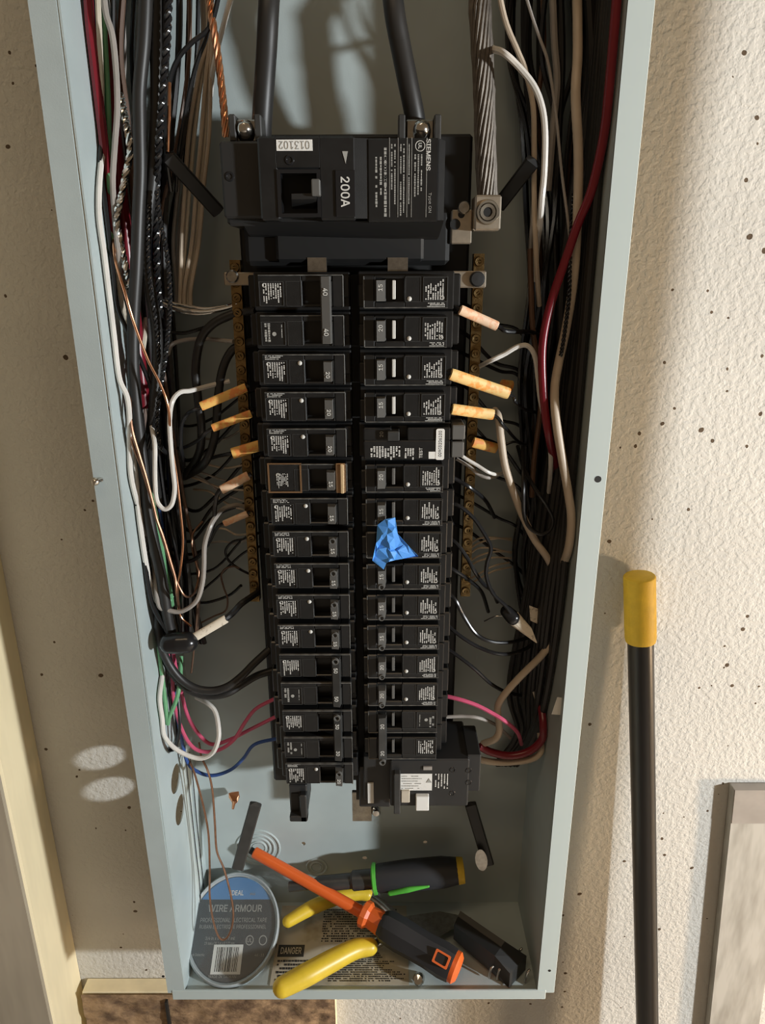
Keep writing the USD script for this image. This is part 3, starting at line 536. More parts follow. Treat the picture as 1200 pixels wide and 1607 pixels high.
wire('cream wire emerging beneath the thick black cable at mid height', 'pvc_cream', 2.2, .040, [(230, 500, .06), (225, 540, .05), (220, 570, .06), (190, 630, .05), (188, 690), (192, 740), (206, 790), (213, 830), (220, 862), (228, 900), (236, 930, .05)])
wire('white wire sheathing strip between black wires near the lower left wall', 'pvc_white', 2.2, .036, [(192, 560, .06), (196, 640, .05), (190, 700, .028), (192, 760, .022), (196, 805, .020), (205, 862, .021), (214, 900, .024), (231, 938, .030), (246, 960), (262, 985, .045)])
wire('left one of the two thick black feeder cables down the left gutter', 'pvc_black_matte', 4.3, .024, [(229, -30), (226, 60), (219, 140), (219, 200), (220, 270), (217, 340), (214, 420), (210, 490), (209, 560), (212, 620), (218, 680), (226, 740), (232, 800), (241, 850), (253, 905), (264, 975), (272, 1005)], name='feeder_cable', cat='cable', seg=14)
wire('right one of the two thick black feeder cables down the left gutter', 'pvc_black_matte', 4.0, .030, [(243, -30), (244, 60), (246, 140), (244, 210), (240, 280), (232, 340), (228, 400), (236, 460), (246, 520), (246, 590), (240, 650), (236, 700, .04), (246, 780, .05)], name='feeder_cable', cat='cable', seg=12)
rope('glossy twisted black pair catching bright light near the top left', 'black_gloss', 2.6, .022, [(266, -30), (264, 20), (262, 70), (257, 120), (253, 180), (249, 235), (246, 290, .03), (245, 360, .035), (247, 430, .04), (252, 500, .045)], n=2, pitch=.010)
rope('silvery twisted bare wires shining between green wire and feeder cables', 'bright_steel', 2.5, .028, [(190, 150, .05), (200, 205), (204, 240), (198, 270), (190, 310), (183, 345), (190, 385), (199, 430), (205, 480, .045)], n=3, pitch=.014)
rope('glossy black twisted wire snaking down right of the feeder cables', 'black_gloss', 1.8, .022, [(246, 300), (252, 350), (262, 400), (267, 470), (262, 540), (255, 590), (249, 630), (246, 670), (252, 700), (262, 712, .05)], n=2, pitch=.007)
rope('shorter glossy black twisted wire left of the snaking one', 'black_gloss', 1.7, .026, [(234, 320), (232, 390), (236, 450), (244, 500), (249, 560), (246, 620, .04)], n=2, pitch=.007)
wire('bright bare copper wire slanting across the black feeder cable', 'copper', 0.95, .010, [(166, 350, .04), (180, 405, .02), (195, 455), (210, 506), (231, 562), (252, 604), (264, 640), (268, 690, .016), (276, 740, .02), (283, 800, .02), (287, 850, .02), (283, 895, .02), (279, 922, .025), (282, 964, .03), (300, 983, .03)])
wire('dull copper wire running down left of the thick feeder cable', 'copper_dull', 1.2, .013, [(190, 560, .04), (204, 628, .02), (207, 672), (218, 712), (229, 748), (240, 790), (246, 815), (256, 843), (267, 880), (275, 908), (277, 930), (281, 955, .03)])
wire('second dull copper wire close beside the feeder cable', 'copper_dull', 0.9, .016, [(200, 640, .03), (206, 690), (222, 735), (236, 780), (243, 805), (250, 830), (262, 868), (274, 905), (290, 935), (305, 930, .04), (312, 900, .05), (309, 889, .05), (303, 868, .05), (301, 850, .05), (304, 835, .055), (318, 818, .06)])
wire('white wire forming a long hairpin loop beside the copper wire', 'pvc_white', 1.75, .014, [(360, 598, .05), (330, 605, .045), (300, 613, .03), (282, 616, .022), (270, 631), (266, 660), (268, 700), (271, 735), (274, 766), (270, 790), (261, 799), (252, 795), (245, 780), (243, 740), (243, 700), (238, 668, .03), (236, 630, .05)])
wire('grey white wire looping under to meet the marked wires at lower left', 'pvc_grey', 1.9, .022, [(387, 796, .05), (369, 793, .045), (350, 799, .04), (338, 812, .03), (329, 828), (321, 855), (320, 885), (318, 912), (311, 938), (299, 952), (282, 960), (265, 958), (251, 953), (246, 934), (243, 905, .03), (240, 860, .04)])
wire('black wire curving under the silver strands toward the ground bar', 'pvc_black', 1.3, .055, [(250, 515), (285, 523), (330, 511), (360, 500), (372, 492, .045)])
wire('grey wire arching to the left terminal bar below the silver strands', 'pvc_grey', 1.6, .055, [(262, 580, .07), (264, 555), (270, 541), (288, 534), (320, 532), (366, 536, .045)])
for i, (dy, dd, rr) in enumerate(((0, 0, 1.2), (5, .004, 1.0), (-6, .006, 1.0))):
    wire(['bright silver ground wire bending to the left terminal bar', 'lower silver ground wire along the bright bent one', 'upper silver ground wire along the bright bent one'][i], 'bright_steel', rr, .045+dd, [(228, 420+dy), (236, 455+dy), (246, 470+dy), (270, 481+dy), (300, 487+dy), (325, 488+dy*.7), (357, 482+dy*.4), (372, 476+dy*.2, .044)])
GW = 'cream wires fanned at the upper left'
for i, (x0, x1, x2, x3) in enumerate(((326, 296, 285, 283), (328, 305, 291, 286), (322, 300, 280, 280), (330, 316, 301, 290), (331, 322, 308, 295), (318, 288, 272, 277), (333, 328, 312, 300))):
    wire('one of the cream wires fanned between the copper cable and the black arm', ['pvc_beige', 'pvc_cream', 'pvc_grey'][i % 3], 1.5, .062+.003*(i % 3), [(x0-4, -30), (x0, 55), ((x0+x1)/2, 120), (x1, 210), ((x1+x2)/2, 290), (x2, 380), (x3, 450), (x3-1, 480)], group=GW)
wire('black wire branching left from the knot above the cream wires', 'pvc_black', 1.6, .040, [(345, -20), (330, 40), (302, 66), (282, 88), (268, 120), (262, 170), (261, 240), (268, 300, .05)])
wire('second black wire branching from the knot above the cream wires', 'pvc_black', 1.3, .045, [(335, -25), (326, 50), (312, 90), (300, 130), (290, 180), (280, 240), (276, 300, .06)])
wire('white wire crossing behind the copper cable at the top', 'pvc_white', 1.8, .060, [(372, -35), (360, 5), (350, 42), (342, 72), (334, 110), (330, 150, .07)])
wire('short bare copper end above the left black arm', 'copper', 1.2, .024, [(266, 130, .03), (265, 190), (264, 238, .027)])
# two-pole 40 feeds
wire('upper thick black loop feeding the 40 double-pole breaker', 'pvc_black_matte', 3.2, .045, [(402, 488, .04), (385, 489), (360, 495), (332, 510), (314, 535), (307, 580), (311, 630), (316, 670), (312, 712, .055), (290, 745, .07), (262, 760, .08)], seg=12)
wire('lower thick black loop feeding the 40 double-pole breaker', 'pvc_black_matte', 3.2, .048, [(402, 536, .042), (385, 540), (364, 550), (349, 580), (342, 625), (337, 685), (322, 725), (296, 745, .07), (270, 752, .08)], seg=12)
# marked wires on the left
def tag_sleeve(p0, p1, d0, d1, r, label, m, flat=0.55):
    a, b = aty(*p0, d0), aty(*p1, d1); ax = b-a; L = np.linalg.norm(ax); ax /= L; s = np.cross(ax, [0, 1, 0]); s /= np.linalg.norm(s); n = np.cross(s, ax)
    prof = [(math.cos(t), math.sin(t)) for t in np.linspace(0, 2*math.pi, 14, endpoint=False)]; V = []; Fc = []; k = len(prof)
    for i, f in enumerate((0, .04, .5, .96, 1)):
        w = r*(0.94 if i in (0, 4) else 1.0)
        V += [a+ax*L*f+s*w*c+n*w*flat*q for c, q in prof]
    for i in range(4):
        for j in range(k):
            q, w = i*k+j, i*k+(j+1) % k; Fc += [(q, w, w+k), (q, w+k, q+k)]
    V += [a, b]; c0 = len(V)-2
    for j in range(k): Fc += [(c0, (j+1) % k, j), (c0+1, 4*k+j, 4*k+(j+1) % k)]
    m_ = trimesh.Trimesh(V, Fc, process=False); m_.fix_normals()
    return put('wire_tag', m_, m, label=label, cat='wire tag', group='tape tags on wires', smooth=40)
tag_sleeve((315, 638), (386, 608), .020, .028, .0033, 'top orange tape tag on the left side', 'tag_orange')
tag_sleeve((333, 672), (394, 649), .024, .030, .0030, 'second orange tape tag from the top on the left side', 'tag_orange')
tag_sleeve((364, 712), (411, 698), .026, .030, .0042, 'short thick orange tag with red marks beside the left row', 'tag_orange')
tag_sleeve((347, 769), (390, 746), .026, .030, .0035, 'peach tape tag beside the bronze-framed breaker', 'tag_peach')
tag_sleeve((351, 822), (388, 806), .034, .036, .0026, 'small dull tan tape tag, lowest of the left row tags', 'tag_peach')
tag_sleeve((304, 1001), (355, 971), .016, .022, .0036, 'long white paper tag between the black boot and black tubing', 'tag_white')
wire('thin black wire from the top left orange tag curling down', 'pvc_black', 1.4, .030, [(390, 606), (316, 638, .022), (294, 650), (285, 668), (284, 700), (288, 730, .05), (280, 752, .07)])
wire('thin black wire from the second left orange tag', 'pvc_black', 1.4, .032, [(398, 648), (334, 672, .026), (312, 690), (290, 702, .045), (274, 704, .06)])
wire('thin black wire from the thick orange tag trailing left', 'pvc_black', 1.4, .034, [(414, 697), (364, 711, .028), (335, 718, .045), (303, 732, .06), (280, 742, .075)])
wire('black wire from the peach tag dropping to a loop', 'pvc_black', 1.7, .030, [(394, 744), (347, 768, .028), (338, 790), (336, 812), (330, 838), (318, 866, .04), (300, 880, .05), (280, 880, .06), (268, 872, .07)])
wire('black wire from the dull tan tag drooping left', 'pvc_black', 1.3, .040, [(392, 804), (351, 821, .036), (338, 832), (322, 860, .05), (296, 870, .07), (270, 862, .08)])
wire('thick black curved lead with the boot, upper strand to the 50 breaker', 'pvc_black_matte', 3.3, .026, [(232, 800, .05), (240, 930, .035), (250, 1000), (262, 1036), (282, 1064), (306, 1080), (332, 1084), (356, 1078), (378, 1062, .03), (400, 1040, .036), (424, 1018, .042)], seg=12)
wire('lower strand of the thick black curved leads to the 50 breaker', 'pvc_black_matte', 3.2, .034, [(240, 830, .06), (246, 960, .045), (256, 1022), (272, 1058), (296, 1082), (326, 1092), (356, 1088), (380, 1074, .04), (404, 1060, .042), (430, 1052, .046)], seg=12)
put('wire_boot', capsule_path(wpts([(266, 1010), (280, 1009), (294, 1008)], .0, .014), [.0080, .0088, .0084], 20), 'black_gloss', label='shiny black end boot at the lower left of the breakers', cat='cable boot', smooth=50)
wire('black tubing joining the white paper tag to the left terminal bar', 'pvc_black', 2.6, .026, [(353, 972, .022), (365, 962), (378, 948), (392, 938, .032), (404, 930, .040)])
wire('pink red wire turning at lower left, upper of the pair', 'pvc_pink', 1.7, .045, [(240, 880, .05), (246, 930), (262, 1020), (270, 1062), (272, 1095), (280, 1130), (294, 1162), (312, 1178), (340, 1178), (366, 1162), (384, 1134), (402, 1112), (432, 1096, .042)])
wire('pink red wire turning at lower left, lower of the pair', 'pvc_pink', 1.7, .052, [(262, 980, .06), (276, 1050), (284, 1085), (294, 1122), (310, 1150), (332, 1168), (362, 1160), (392, 1145), (434, 1124, .046)])
wire('white wire curving across the lower left corner above the holes', 'pvc_white', 2.0, .018, [(214, 1060, .03), (222, 1095), (236, 1128), (254, 1154), (274, 1174), (296, 1186), (316, 1190), (333, 1182), (342, 1162), (343, 1144, .022), (338, 1118, .03), (326, 1104, .035), (308, 1094, .045)])
wire('blue black wire arcing below the pink wires to the breakers', 'pvc_blue', 1.6, .050, [(262, 1050, .06), (274, 1100), (284, 1155), (294, 1196), (312, 1212), (334, 1217), (362, 1208), (382, 1190), (400, 1168), (440, 1158, .046)])
wire('pale green wire with a hairpin bend by the lower left wall', 'pvc_green', 1.8, .030, [(270, 935, .045), (250, 975), (242, 1010), (241, 1060), (243, 1100), (248, 1130), (255, 1136), (266, 1124), (276, 1100), (282, 1072, .036), (284, 1030, .05)])
wire('black wire bowing along the lower left wall', 'pvc_black', 1.3, .030, [(228, 1020, .06), (222, 1080, .06), (236, 1158, .05), (246, 1176), (262, 1178), (276, 1172), (282, 1140), (278, 1080, .04)])
wire('thin black wire behind the green hairpin', 'pvc_black', 1.0, .045, [(234, 1000), (226, 1050), (232, 1080), (250, 1122), (262, 1110), (274, 1080, .05), (278, 1040, .06)])
wire('black wire on the left wall running down to the boot, outer', 'pvc_black', 1.7, .030, [(180, 700, .06), (190, 780), (194, 850), (201, 882), (211, 912), (231, 950), (250, 982), (262, 1002)])
wire('black wire beside the boot running down the left wall, inner', 'pvc_black', 1.9, .022, [(186, 690, .05), (196, 770), (200, 820), (208, 862), (222, 912), (241, 954), (262, 990)])
wire('thin black whisker wire near the left wall below the boot level', 'pvc_black', 0.9, .050, [(196, 880), (203, 931), (210, 966), (222, 1000)])
wire('black wire bowing behind the white paper tag', 'pvc_black', 1.3, .070, [(290, 944), (312, 946), (332, 944), (360, 934), (378, 919, .055)])
wire('thin beige wire squiggle above the white paper tag', 'pvc_brown', 0.8, .060, [(376, 892), (366, 889), (353, 893), (347, 904), (351, 922), (357, 940), (354, 958), (336, 967), (316, 977)])
wire('short black wire hooked beside the foot of the left terminal bar', 'pvc_black', 1.1, .060, [(388, 846), (366, 850), (354, 864), (359, 880), (376, 893), (394, 902, .045)])
wire('thin brown wire dropping past the white paper tag', 'pvc_brown', 0.8, .040, [(310, 940), (309, 965), (306, 1000), (303, 1030), (300, 1056)])
GB = 'thin pale ground wires at the left bar'
for i, (y0, y1, x0) in enumerate(((716, 700, 342), (730, 728, 330), (742, 756, 318), (752, 770, 310), (748, 790, 312), (772, 802, 330), (690, 664, 346), (830, 838, 352), (850, 846, 350))):
    wire('one of the thin pale ground wires fanning into the left terminal bar', ['pvc_grey', 'pvc_beige'][i % 2], 0.9, .066, [(x0-26, y0-14+i*2, .08), (x0, y0), ((x0+388)/2, (y0+y1)/2+5), (390, y1, .048)], group=GB)
wire('dull copper ground wire hanging as a long hairpin before the tape case', 'copper_dull', 1.0, .046, [(290, 1185, .06), (302, 1205), (312, 1238), (320, 1270), (327, 1310), (329, 1365), (329, 1406, .04), (334, 1443, .030), (343, 1470, .024), (353, 1474, .024), (362, 1460, .026), (366, 1434, .030), (361, 1400, .036), (351, 1363, .042), (340, 1335), (337, 1292), (333, 1240), (326, 1210), (316, 1188, .055), (312, 1165, .06)])
wire('thin black thread hanging down the left inner wall to the tape case', 'pvc_black', 0.5, .070, [(290, 1170, .07), (292, 1207), (294, 1264), (291, 1335), (288, 1392), (291, 1451, .06)], seg=5)
wire('second thin black thread hanging beside the first on the left', 'pvc_black', 0.5, .082, [(296, 1180), (302, 1215), (301, 1292), (304, 1335), (309, 1400)], seg=5)
g = random.Random(5); q0 = aty(367, 1251, .088); pts = [q0+np.array([g.uniform(-1, 1)*.0052, g.uniform(-1, 1)*.005, g.uniform(-1, 1)*.0058]) for _ in range(16)]
cl = thing('copper_crimp', 'crumpled copper crimp sleeve on the lower left back panel', 'wire crimp'); put('crimp_body', hull(pts), 'copper', cl); put('crimp_tail', cyl(q0+np.array([.001, -.003, -.001]), q0+np.array([-.001, -.004, -.0105]), .0022, .0012, 10), 'copper', cl)
# background wires in the gutters: nobody could tell these apart
rng = random.Random(11)
for i in range(22):
    x0 = 150+i*7.5+rng.uniform(-8, 8); d = rng.uniform(.05, .088); xm = 190+i*3.6+rng.uniform(-10, 10); xe = 222+i*3.2+rng.uniform(-8, 8)
    wire('one of the dark wires packed behind the feeder cables in the left gutter', rng.choice(['pvc_black', 'pvc_black', 'pvc_black_matte', 'pvc_brown', 'pvc_grey']), rng.uniform(1.3, 2.3), d, [(x0, -30), (x0+rng.uniform(-8, 8), 90), ((x0+xm)/2+rng.uniform(-14, 14), 220), (xm+rng.uniform(-12, 12), 360), (xm+rng.uniform(-8, 14), 500), ((xm+xe)/2+rng.uniform(-8, 10), 640), (xe, 780), (xe+rng.uniform(8, 26), 900), (xe+rng.uniform(14, 40), 1010)], group='dark wires in the left gutter', seg=6)
for i in range(8):
    y0 = 600+i*38+rng.uniform(-12, 12)
    wire('one of the short dark wires crossing from the left gutter to the breakers', 'pvc_black', rng.uniform(1.1, 1.6), .06, [(250+rng.uniform(0, 20), y0+50, .085), (285+rng.uniform(-10, 20), y0+70+rng.uniform(-15, 15), .075), (335, y0+45+rng.uniform(-15, 20), .068), (380, y0+12, .058), (408, y0, .05)], group='dark cross wires at the left row', seg=6)
# --- right gutter
wire('bright white wire arching off the grey neutral cable', 'pvc_white', 2.1, .016, [(756, 60, .05), (772, 76, .03), (790, 83), (813, 104), (837, 134), (850, 167), (855, 207), (854, 267), (850, 312), (847, 350, .03), (842, 390, .05), (840, 440, .065)])
wire('long beige cable down the right gutter beside the red wire', 'pvc_beige', 3.2, .026, [(905, -30, .05), (906, 40, .045), (906, 90, .035), (903, 150), (907, 233), (907, 300), (903, 400), (897, 460), (887, 520), (876, 571), (870, 610, .020), (872, 655, .013), (881, 715, .010), (891, 772, .009), (898, 815, .009), (904, 862, .010), (906, 900, .030), (904, 940, .055)], seg=12)
wire('dark red wire descending from the right flange into the right gutter', 'pvc_red', 3.0, .020, [(985, -30, .010), (982, 30, .009), (974, 140, .009), (953, 214, .012), (928, 298, .016), (907, 350), (889, 402), (869, 460), (857, 505), (851, 545), (851, 590), (855, 645), (862, 690), (876, 760, .05), (892, 850, .06), (900, 900, .07)], seg=12)
wire('beige cable looping from the orange tag down to the right wall', 'pvc_beige', 2.9, .030, [(776, 644, .04), (782, 656), (786, 690), (792, 730), (804, 768), (818, 805), (838, 846), (860, 878), (880, 910, .04), (892, 945, .05)], seg=12)
wire('beige cable bending back to the white-buttoned breaker', 'pvc_beige', 3.0, .034, [(911, 895, .052), (908, 930, .05), (900, 962, .044), (888, 984), (874, 1004), (848, 1030), (816, 1062), (792, 1089), (781, 1108), (782, 1130), (783, 1148), (776, 1160), (758, 1167, .042)], seg=12)
wire('white wire hooking over beside the pinkish tag', 'pvc_white', 1.8, .028, [(752, 575, .045), (770, 566), (791, 556), (812, 544), (828, 543), (839, 560), (844, 595), (848, 630), (860, 678), (864, 718), (862, 760, .04), (858, 800, .06)])
wire('dark red cable curving into the white-buttoned breaker', 'pvc_red', 3.4, .040, [(752, 1171), (770, 1180), (800, 1186), (830, 1179), (856, 1160), (874, 1138), (884, 1112, .05), (890, 1060, .07)], seg=12)
wire('beige cable just under the dark red curved cable', 'pvc_beige', 2.9, .042, [(752, 1192), (775, 1196), (802, 1196), (834, 1191), (860, 1178), (880, 1150, .05)], seg=12)
rope('silvery braided wire beside the beige cable in the right gutter', 'black_gloss', 1.6, .020, [(900, 300, .04), (894, 400), (893, 460), (888, 505), (882, 545), (874, 580, .035)], n=2, pitch=.006)
for lab, m, d, pts in (
    ('glossy black wire from the breaker above the blue tape to the pale cone', 'pvc_black', .022, [(694, 790, .03), (716, 792), (740, 810), (758, 835), (770, 860), (764, 884), (763, 905), (773, 931), (792, 950), (801, 962)]),
    ('glossy black wire from the taped breaker curving down', 'pvc_black', .024, [(694, 838, .03), (716, 853), (732, 874), (744, 896), (758, 916, .035), (772, 928, .05), (780, 945, .065)]),
    ('short black wire from the breaker below the blue tape', 'pvc_black', .026, [(694, 884, .03), (714, 896), (738, 912, .035), (756, 930, .05), (766, 960, .07)]),
    ('glossy black wire curving down to a flat run, upper of the lower pair', 'pvc_black', .022, [(694, 924, .03), (713, 940), (728, 968), (746, 994), (770, 1007), (800, 1008, .03), (830, 1000, .05)]),
    ('glossy black wire curving to a flat run, lower of the lower pair', 'pvc_black', .024, [(694, 974, .03), (722, 998), (752, 1016), (782, 1026), (810, 1024, .035), (836, 1010, .05), (850, 985, .07)]),
    ('straight black wire slanting down from a ringed breaker marked 20', 'pvc_black', .026, [(692, 1013, .03), (719, 1030), (746, 1051), (770, 1073, .035), (794, 1086, .05), (820, 1092, .07)]),
    ('pink wire slanting out of the breaker marked 20', 'pvc_pink', .026, [(688, 1090, .03), (719, 1097), (746, 1106), (770, 1118), (794, 1133), (812, 1150, .04), (818, 1168, .055)]),
    ('pale grey wire leaving the lowest double-pole breaker of the right row', 'pvc_grey', .032, [(688, 1126), (725, 1124), (752, 1127), (778, 1138, .045), (800, 1158, .055)]),
    ('black wire from the breaker below the white-stickered one', 'pvc_black', .030, [(694, 741), (719, 754), (740, 767), (762, 786, .045), (776, 812, .06)])):
    wire(lab, m, 1.55 if 'pink' not in lab else 1.8, d, pts)
wire('upper white wire from the white-stickered breaker to the gutter', 'pvc_white', 1.4, .028, [(716, 708), (728, 718), (748, 730), (768, 742), (784, 744, .04), (800, 735, .06)])
wire('lower grey wire from the white-stickered breaker to the gutter', 'pvc_grey', 1.3, .036, [(716, 720), (736, 732), (750, 744), (768, 750), (786, 744, .05)])
wire('black wire hairpin hanging in the right gutter', 'pvc_black', 1.5, .024, [(820, 700, .05), (821, 760), (822, 806), (831, 828), (848, 838), (862, 832), (867, 815), (857, 793), (840, 768), (822, 735, .04), (812, 700, .06)])
wire('beige wire curving down close beside the bright white arch', 'pvc_beige', 1.8, .034, [(780, -30), (793, 33), (812, 80), (824, 110), (836, 165), (838, 230), (838, 310), (841, 400), (846, 480, .05)])
wire('thin grey wire crossing the right gutter diagonally', 'pvc_grey', 1.0, .030, [(820, -30), (832, 17), (846, 58), (860, 100), (872, 180), (881, 270), (890, 340), (896, 400), (897, 450, .04)])
wire('dim grey cable high in the right gutter', 'pvc_grey', 2.4, .060, [(866, -30), (868, 20), (870, 70), (874, 130), (868, 200), (860, 300)])
wire('grey brown wire running straight down the right gutter', 'pvc_brown', 2.0, .045, [(832, 390), (833, 450), (836, 520), (846, 580), (848, 640), (838, 720), (834, 780)])
wire('pale wire running behind the right terminal bar strap', 'pvc_grey', 1.5, .065, [(838, 300), (832, 400), (834, 470), (838, 520)])
for i, (dx, dy) in enumerate(((0, 0), (8, -4), (16, 2), (-8, 6), (24, 8))):
    wire('one of the beige wires curving down behind the long beige cable', 'pvc_beige', 1.5, .060+.004*i, [(890+dx, 420), (898+dx, 500), (906+dx*.6, 560), (904+dx*.4, 610), (896+dx*.3, 650+dy), (880, 680+dy), (868, 720+dy)], group='beige wires behind the long beige cable')
tag_sleeve((722, 486), (780, 512), .016, .026, .0034, 'pinkish beige tape tag at the upper right of the right row', 'tag_peach')
tag_sleeve((707, 587), (798, 618), .012, .024, .0042, 'long bright orange tape tag on the right side', 'tag_light')
tag_sleeve((709, 642), (774, 651), .014, .022, .0040, 'shorter bright orange tape tag below the long one', 'tag_light')
tag_sleeve((742, 694), (779, 704), .034, .038, .0040, 'small dim orange tag behind the right terminal bar', 'tag_orange')
tag_sleeve((786, 604), (803, 606), .050, .055, .0042, 'dim brown orange tag deep in the right gutter', 'tag_orange')
wire('dark wire leaving the pinkish tag toward the right gutter', 'pvc_black', 1.6, .026, [(706, 478), (724, 487, .018), (779, 511), (795, 520), (832, 521, .04), (850, 530, .06)])
wire('thin dark wire leaving the long orange tag', 'pvc_black', 1.2, .026, [(694, 582), (708, 587, .013), (797, 618), (808, 630), (822, 642, .04), (845, 648, .06)])
wire('thin dark wire leaving the shorter orange tag', 'pvc_black', 1.2, .026, [(694, 640), (710, 642, .015), (772, 651), (790, 668), (812, 692, .05), (830, 700, .07)])
for i, (ya_, yb_) in enumerate(((845, 848), (852, 845), (860, 868), (872, 866), (880, 876), (900, 882), (908, 890))):
    wire('one of the thin beige ground wires fanning from the right terminal bar', 'pvc_beige', 0.8, .062, [(738, ya_+8, .050), (752, ya_), (775, (ya_+yb_)/2-3), (802, yb_, .08)], group='thin ground wires at the right bar')
cn = thing('wire_connector', 'pale pointed connector hanging below the black hooked wire', 'wire connector')
a, b = aty(803, 968, .026), aty(842, 1009, .020)
dd = (b-a)/np.linalg.norm(b-a); sv = np.cross(dd, [0, 1, 0]); sv /= np.linalg.norm(sv); nv = np.cross(sv, dd)
put('cone', hull([a+sv*.0062*math.cos(t)+nv*.004*math.sin(t) for t in np.linspace(0, 6.28, 12)]+[b+sv*.0004*k for k in (-1, 1)]+[b+nv*.0004]+[(a*.4+b*.6)+sv*.0052+nv*k*.001 for k in (-1, 1)]), 'tag_white', cn)
put('collar', capsule_path([a-dd*.006, a+dd*.001], [.0052, .0060], 14), 'black_gloss', cn, smooth=50)
wire('bare wire poking left from the pale pointed connector', 'steel', 0.6, .030, [(760, 975, .04), (775, 968), (792, 966), (806, 966)])
put('paper_flag', hull([aty(x, y, d) for x, y in ((830, 950), (872, 966), (862, 988), (832, 974)) for d in (.040, .0415)]), 'tag_white', label='beige paper flag tag in the lower right gutter', cat='paper tag')
put('paper_flag', hull([aty(x, y, d) for x, y in ((874, 1094), (883, 1095), (880, 1122), (865, 1121)) for d in (.006, .0075)]), 'sticker_white', label='small bright white flag tag by the right flange', cat='paper tag')
wire('dim grey sheathed cable stub hanging below the beige flag', 'pvc_grey', 2.2, .060, [(853, 990), (850, 1025), (846, 1062), (842, 1088)])
put('cable_clip', hull([aty(x, y, d) for x, y in ((835, 1086), (844, 1084), (846, 1094), (840, 1101)) for d in (.052, .058)]), 'pvc_cream', label='small cream clip at the end of the grey stub', cat='clip')
for i in range(26):
    x0 = 790+i*7.0+rng.uniform(-8, 8); d = rng.uniform(.055, .090); xm = 826+i*3.4+rng.uniform(-10, 10); xe = 822+i*2.4+rng.uniform(-10, 10)
    wire('one of the dark wires hanging in the right gutter', rng.choice(['pvc_black', 'pvc_black', 'pvc_black_matte', 'pvc_black', 'pvc_brown']), rng.uniform(1.3, 2.4), d, [(x0, -30), (x0+rng.uniform(-8, 8), 90), ((x0+xm)/2+rng.uniform(-14, 14), 200), (xm+rng.uniform(-10, 10), 330), (xm+rng.uniform(-8, 8), 460), (xe+rng.uniform(-8, 10), 600), (xe+rng.uniform(-10, 10), 760), (xe+rng.uniform(-14, 20), 880), (xe+rng.uniform(-14, 20), 990)], group='dark wires in the right gutter', seg=6)
for i in range(9):
    y0 = 470+i*42+rng.uniform(-14, 14)
    wire('one of the short dark wires crossing from the right row to the gutter', 'pvc_black', rng.uniform(1.1, 1.6), .06, [(704, y0, .045), (735, y0+14, .06), (775+rng.uniform(-10, 10), y0+40+rng.uniform(-12, 20), .075), (815, y0+66+rng.uniform(-20, 20), .08), (845, y0+110, .085)], group='dark cross wires at the right row', seg=6)
for i in range(16):
    x0 = 915+i*4.8+rng.uniform(-6, 6); dx = -i*.6; d = .050+.0024*i if i % 2 else .086-.002*i
    wire('one of the black wires packed along the right inner wall of the box', rng.choice(['pvc_black', 'pvc_black_matte']), rng.uniform(2.2, 3.4), d, [(x0, -30), (x0+dx+rng.uniform(-6, 6), 120), (x0-14+rng.uniform(-8, 8), 260), (x0-34+rng.uniform(-8, 8), 420), (x0-46+rng.uniform(-8, 8), 560), (x0-50+rng.uniform(-8, 8), 700), (x0-58+rng.uniform(-8, 8), 840), (x0-62+rng.uniform(-10, 10), 960), (x0-74+rng.uniform(-10, 10), 1060, .08), (x0-90+rng.uniform(-12, 12), 1130, .088), (x0-110+rng.uniform(-14, 14), 1190, .092)], group='black wires along the right inner wall', seg=7)
for i in range(11):
    o = 9+i*4.4; d = .017+.0042*i; e = [rng.uniform(-3, 3) for _ in range(8)]
    wire('one of the black wires packed along the right inner wall of the box', 'pvc_black_matte', rng.uniform(2.2, 3.0), d, [(985-.102*y-o*(1 if y < 700 else 1+.0012*(y-700))+e[k], y, d+(.0 if y < 1000 else .02)) for k, y in enumerate((-30, 140, 300, 460, 620, 780, 930, 1080))]+[(846-o*.6+e[0], 1150, min(d+.045, .088)), (818-o*.8+e[1], 1200, .090)], group='black wires along the right inner wall', seg=7)
wire('brown wire lying along the plaster wall at far left', 'pvc_brown', 0.9, WY-.0012, [(-20, 265), (0, 298), (22, 348), (50, 402), (75, 448), (95, 480)], seg=6)
wire('bare tan tip of the wall wire beside the left flange', 'pvc_beige', 0.7, WY-.001, [(94, 479), (103, 494), (109, 505)], seg=6)

# ------------------------------------------------------------------ blue tape scrap over the right row
ol = [(592, 824), (604, 815), (620, 812), (624, 838), (640, 856), (656, 873), (632, 877), (606, 884), (602, 894), (584, 880), (590, 852)]
g = np.random.RandomState(4); pl = Polygon(ol); pts = [p for p in ol]
while len(pts) < 46:
    p = (g.uniform(582, 658), g.uniform(812, 895))
    if pl.contains(Point(p)): pts.append(p)
from scipy.spatial import Delaunay
dl = Delaunay(np.array(pts)); fc = [t for t in dl.simplices if pl.buffer(.5).contains(Point(np.mean(np.array(pts)[t], axis=0)))]
front = np.array([aty(p[0], p[1], -.0075-.0035*g.rand()-.003*math.exp(-((p[0]-612)**2)/200)) for p in pts])
nf = len(front); Fq = [tuple(t) for t in fc]; m_ = trimesh.Trimesh(front, Fq, process=False)
if m_.face_normals[:, 1].mean() > 0: Fq = [(a, c, b) for a, b, c in Fq]
from collections import Counter
ed = Counter(tuple(sorted(e)) for t in Fq for e in ((t[0], t[1]), (t[1], t[2]), (t[2], t[0]))); V2 = np.vstack([front, front+np.array([0, .0005, 0])]); F2 = list(Fq)+[(a+nf, c+nf, b+nf) for a, b, c in Fq]
for t in Fq:
    for e in ((t[0], t[1]), (t[1], t[2]), (t[2], t[0])):
        if ed[tuple(sorted(e))] == 1: F2 += [(e[1], e[0], e[0]+nf), (e[1], e[0]+nf, e[1]+nf)]
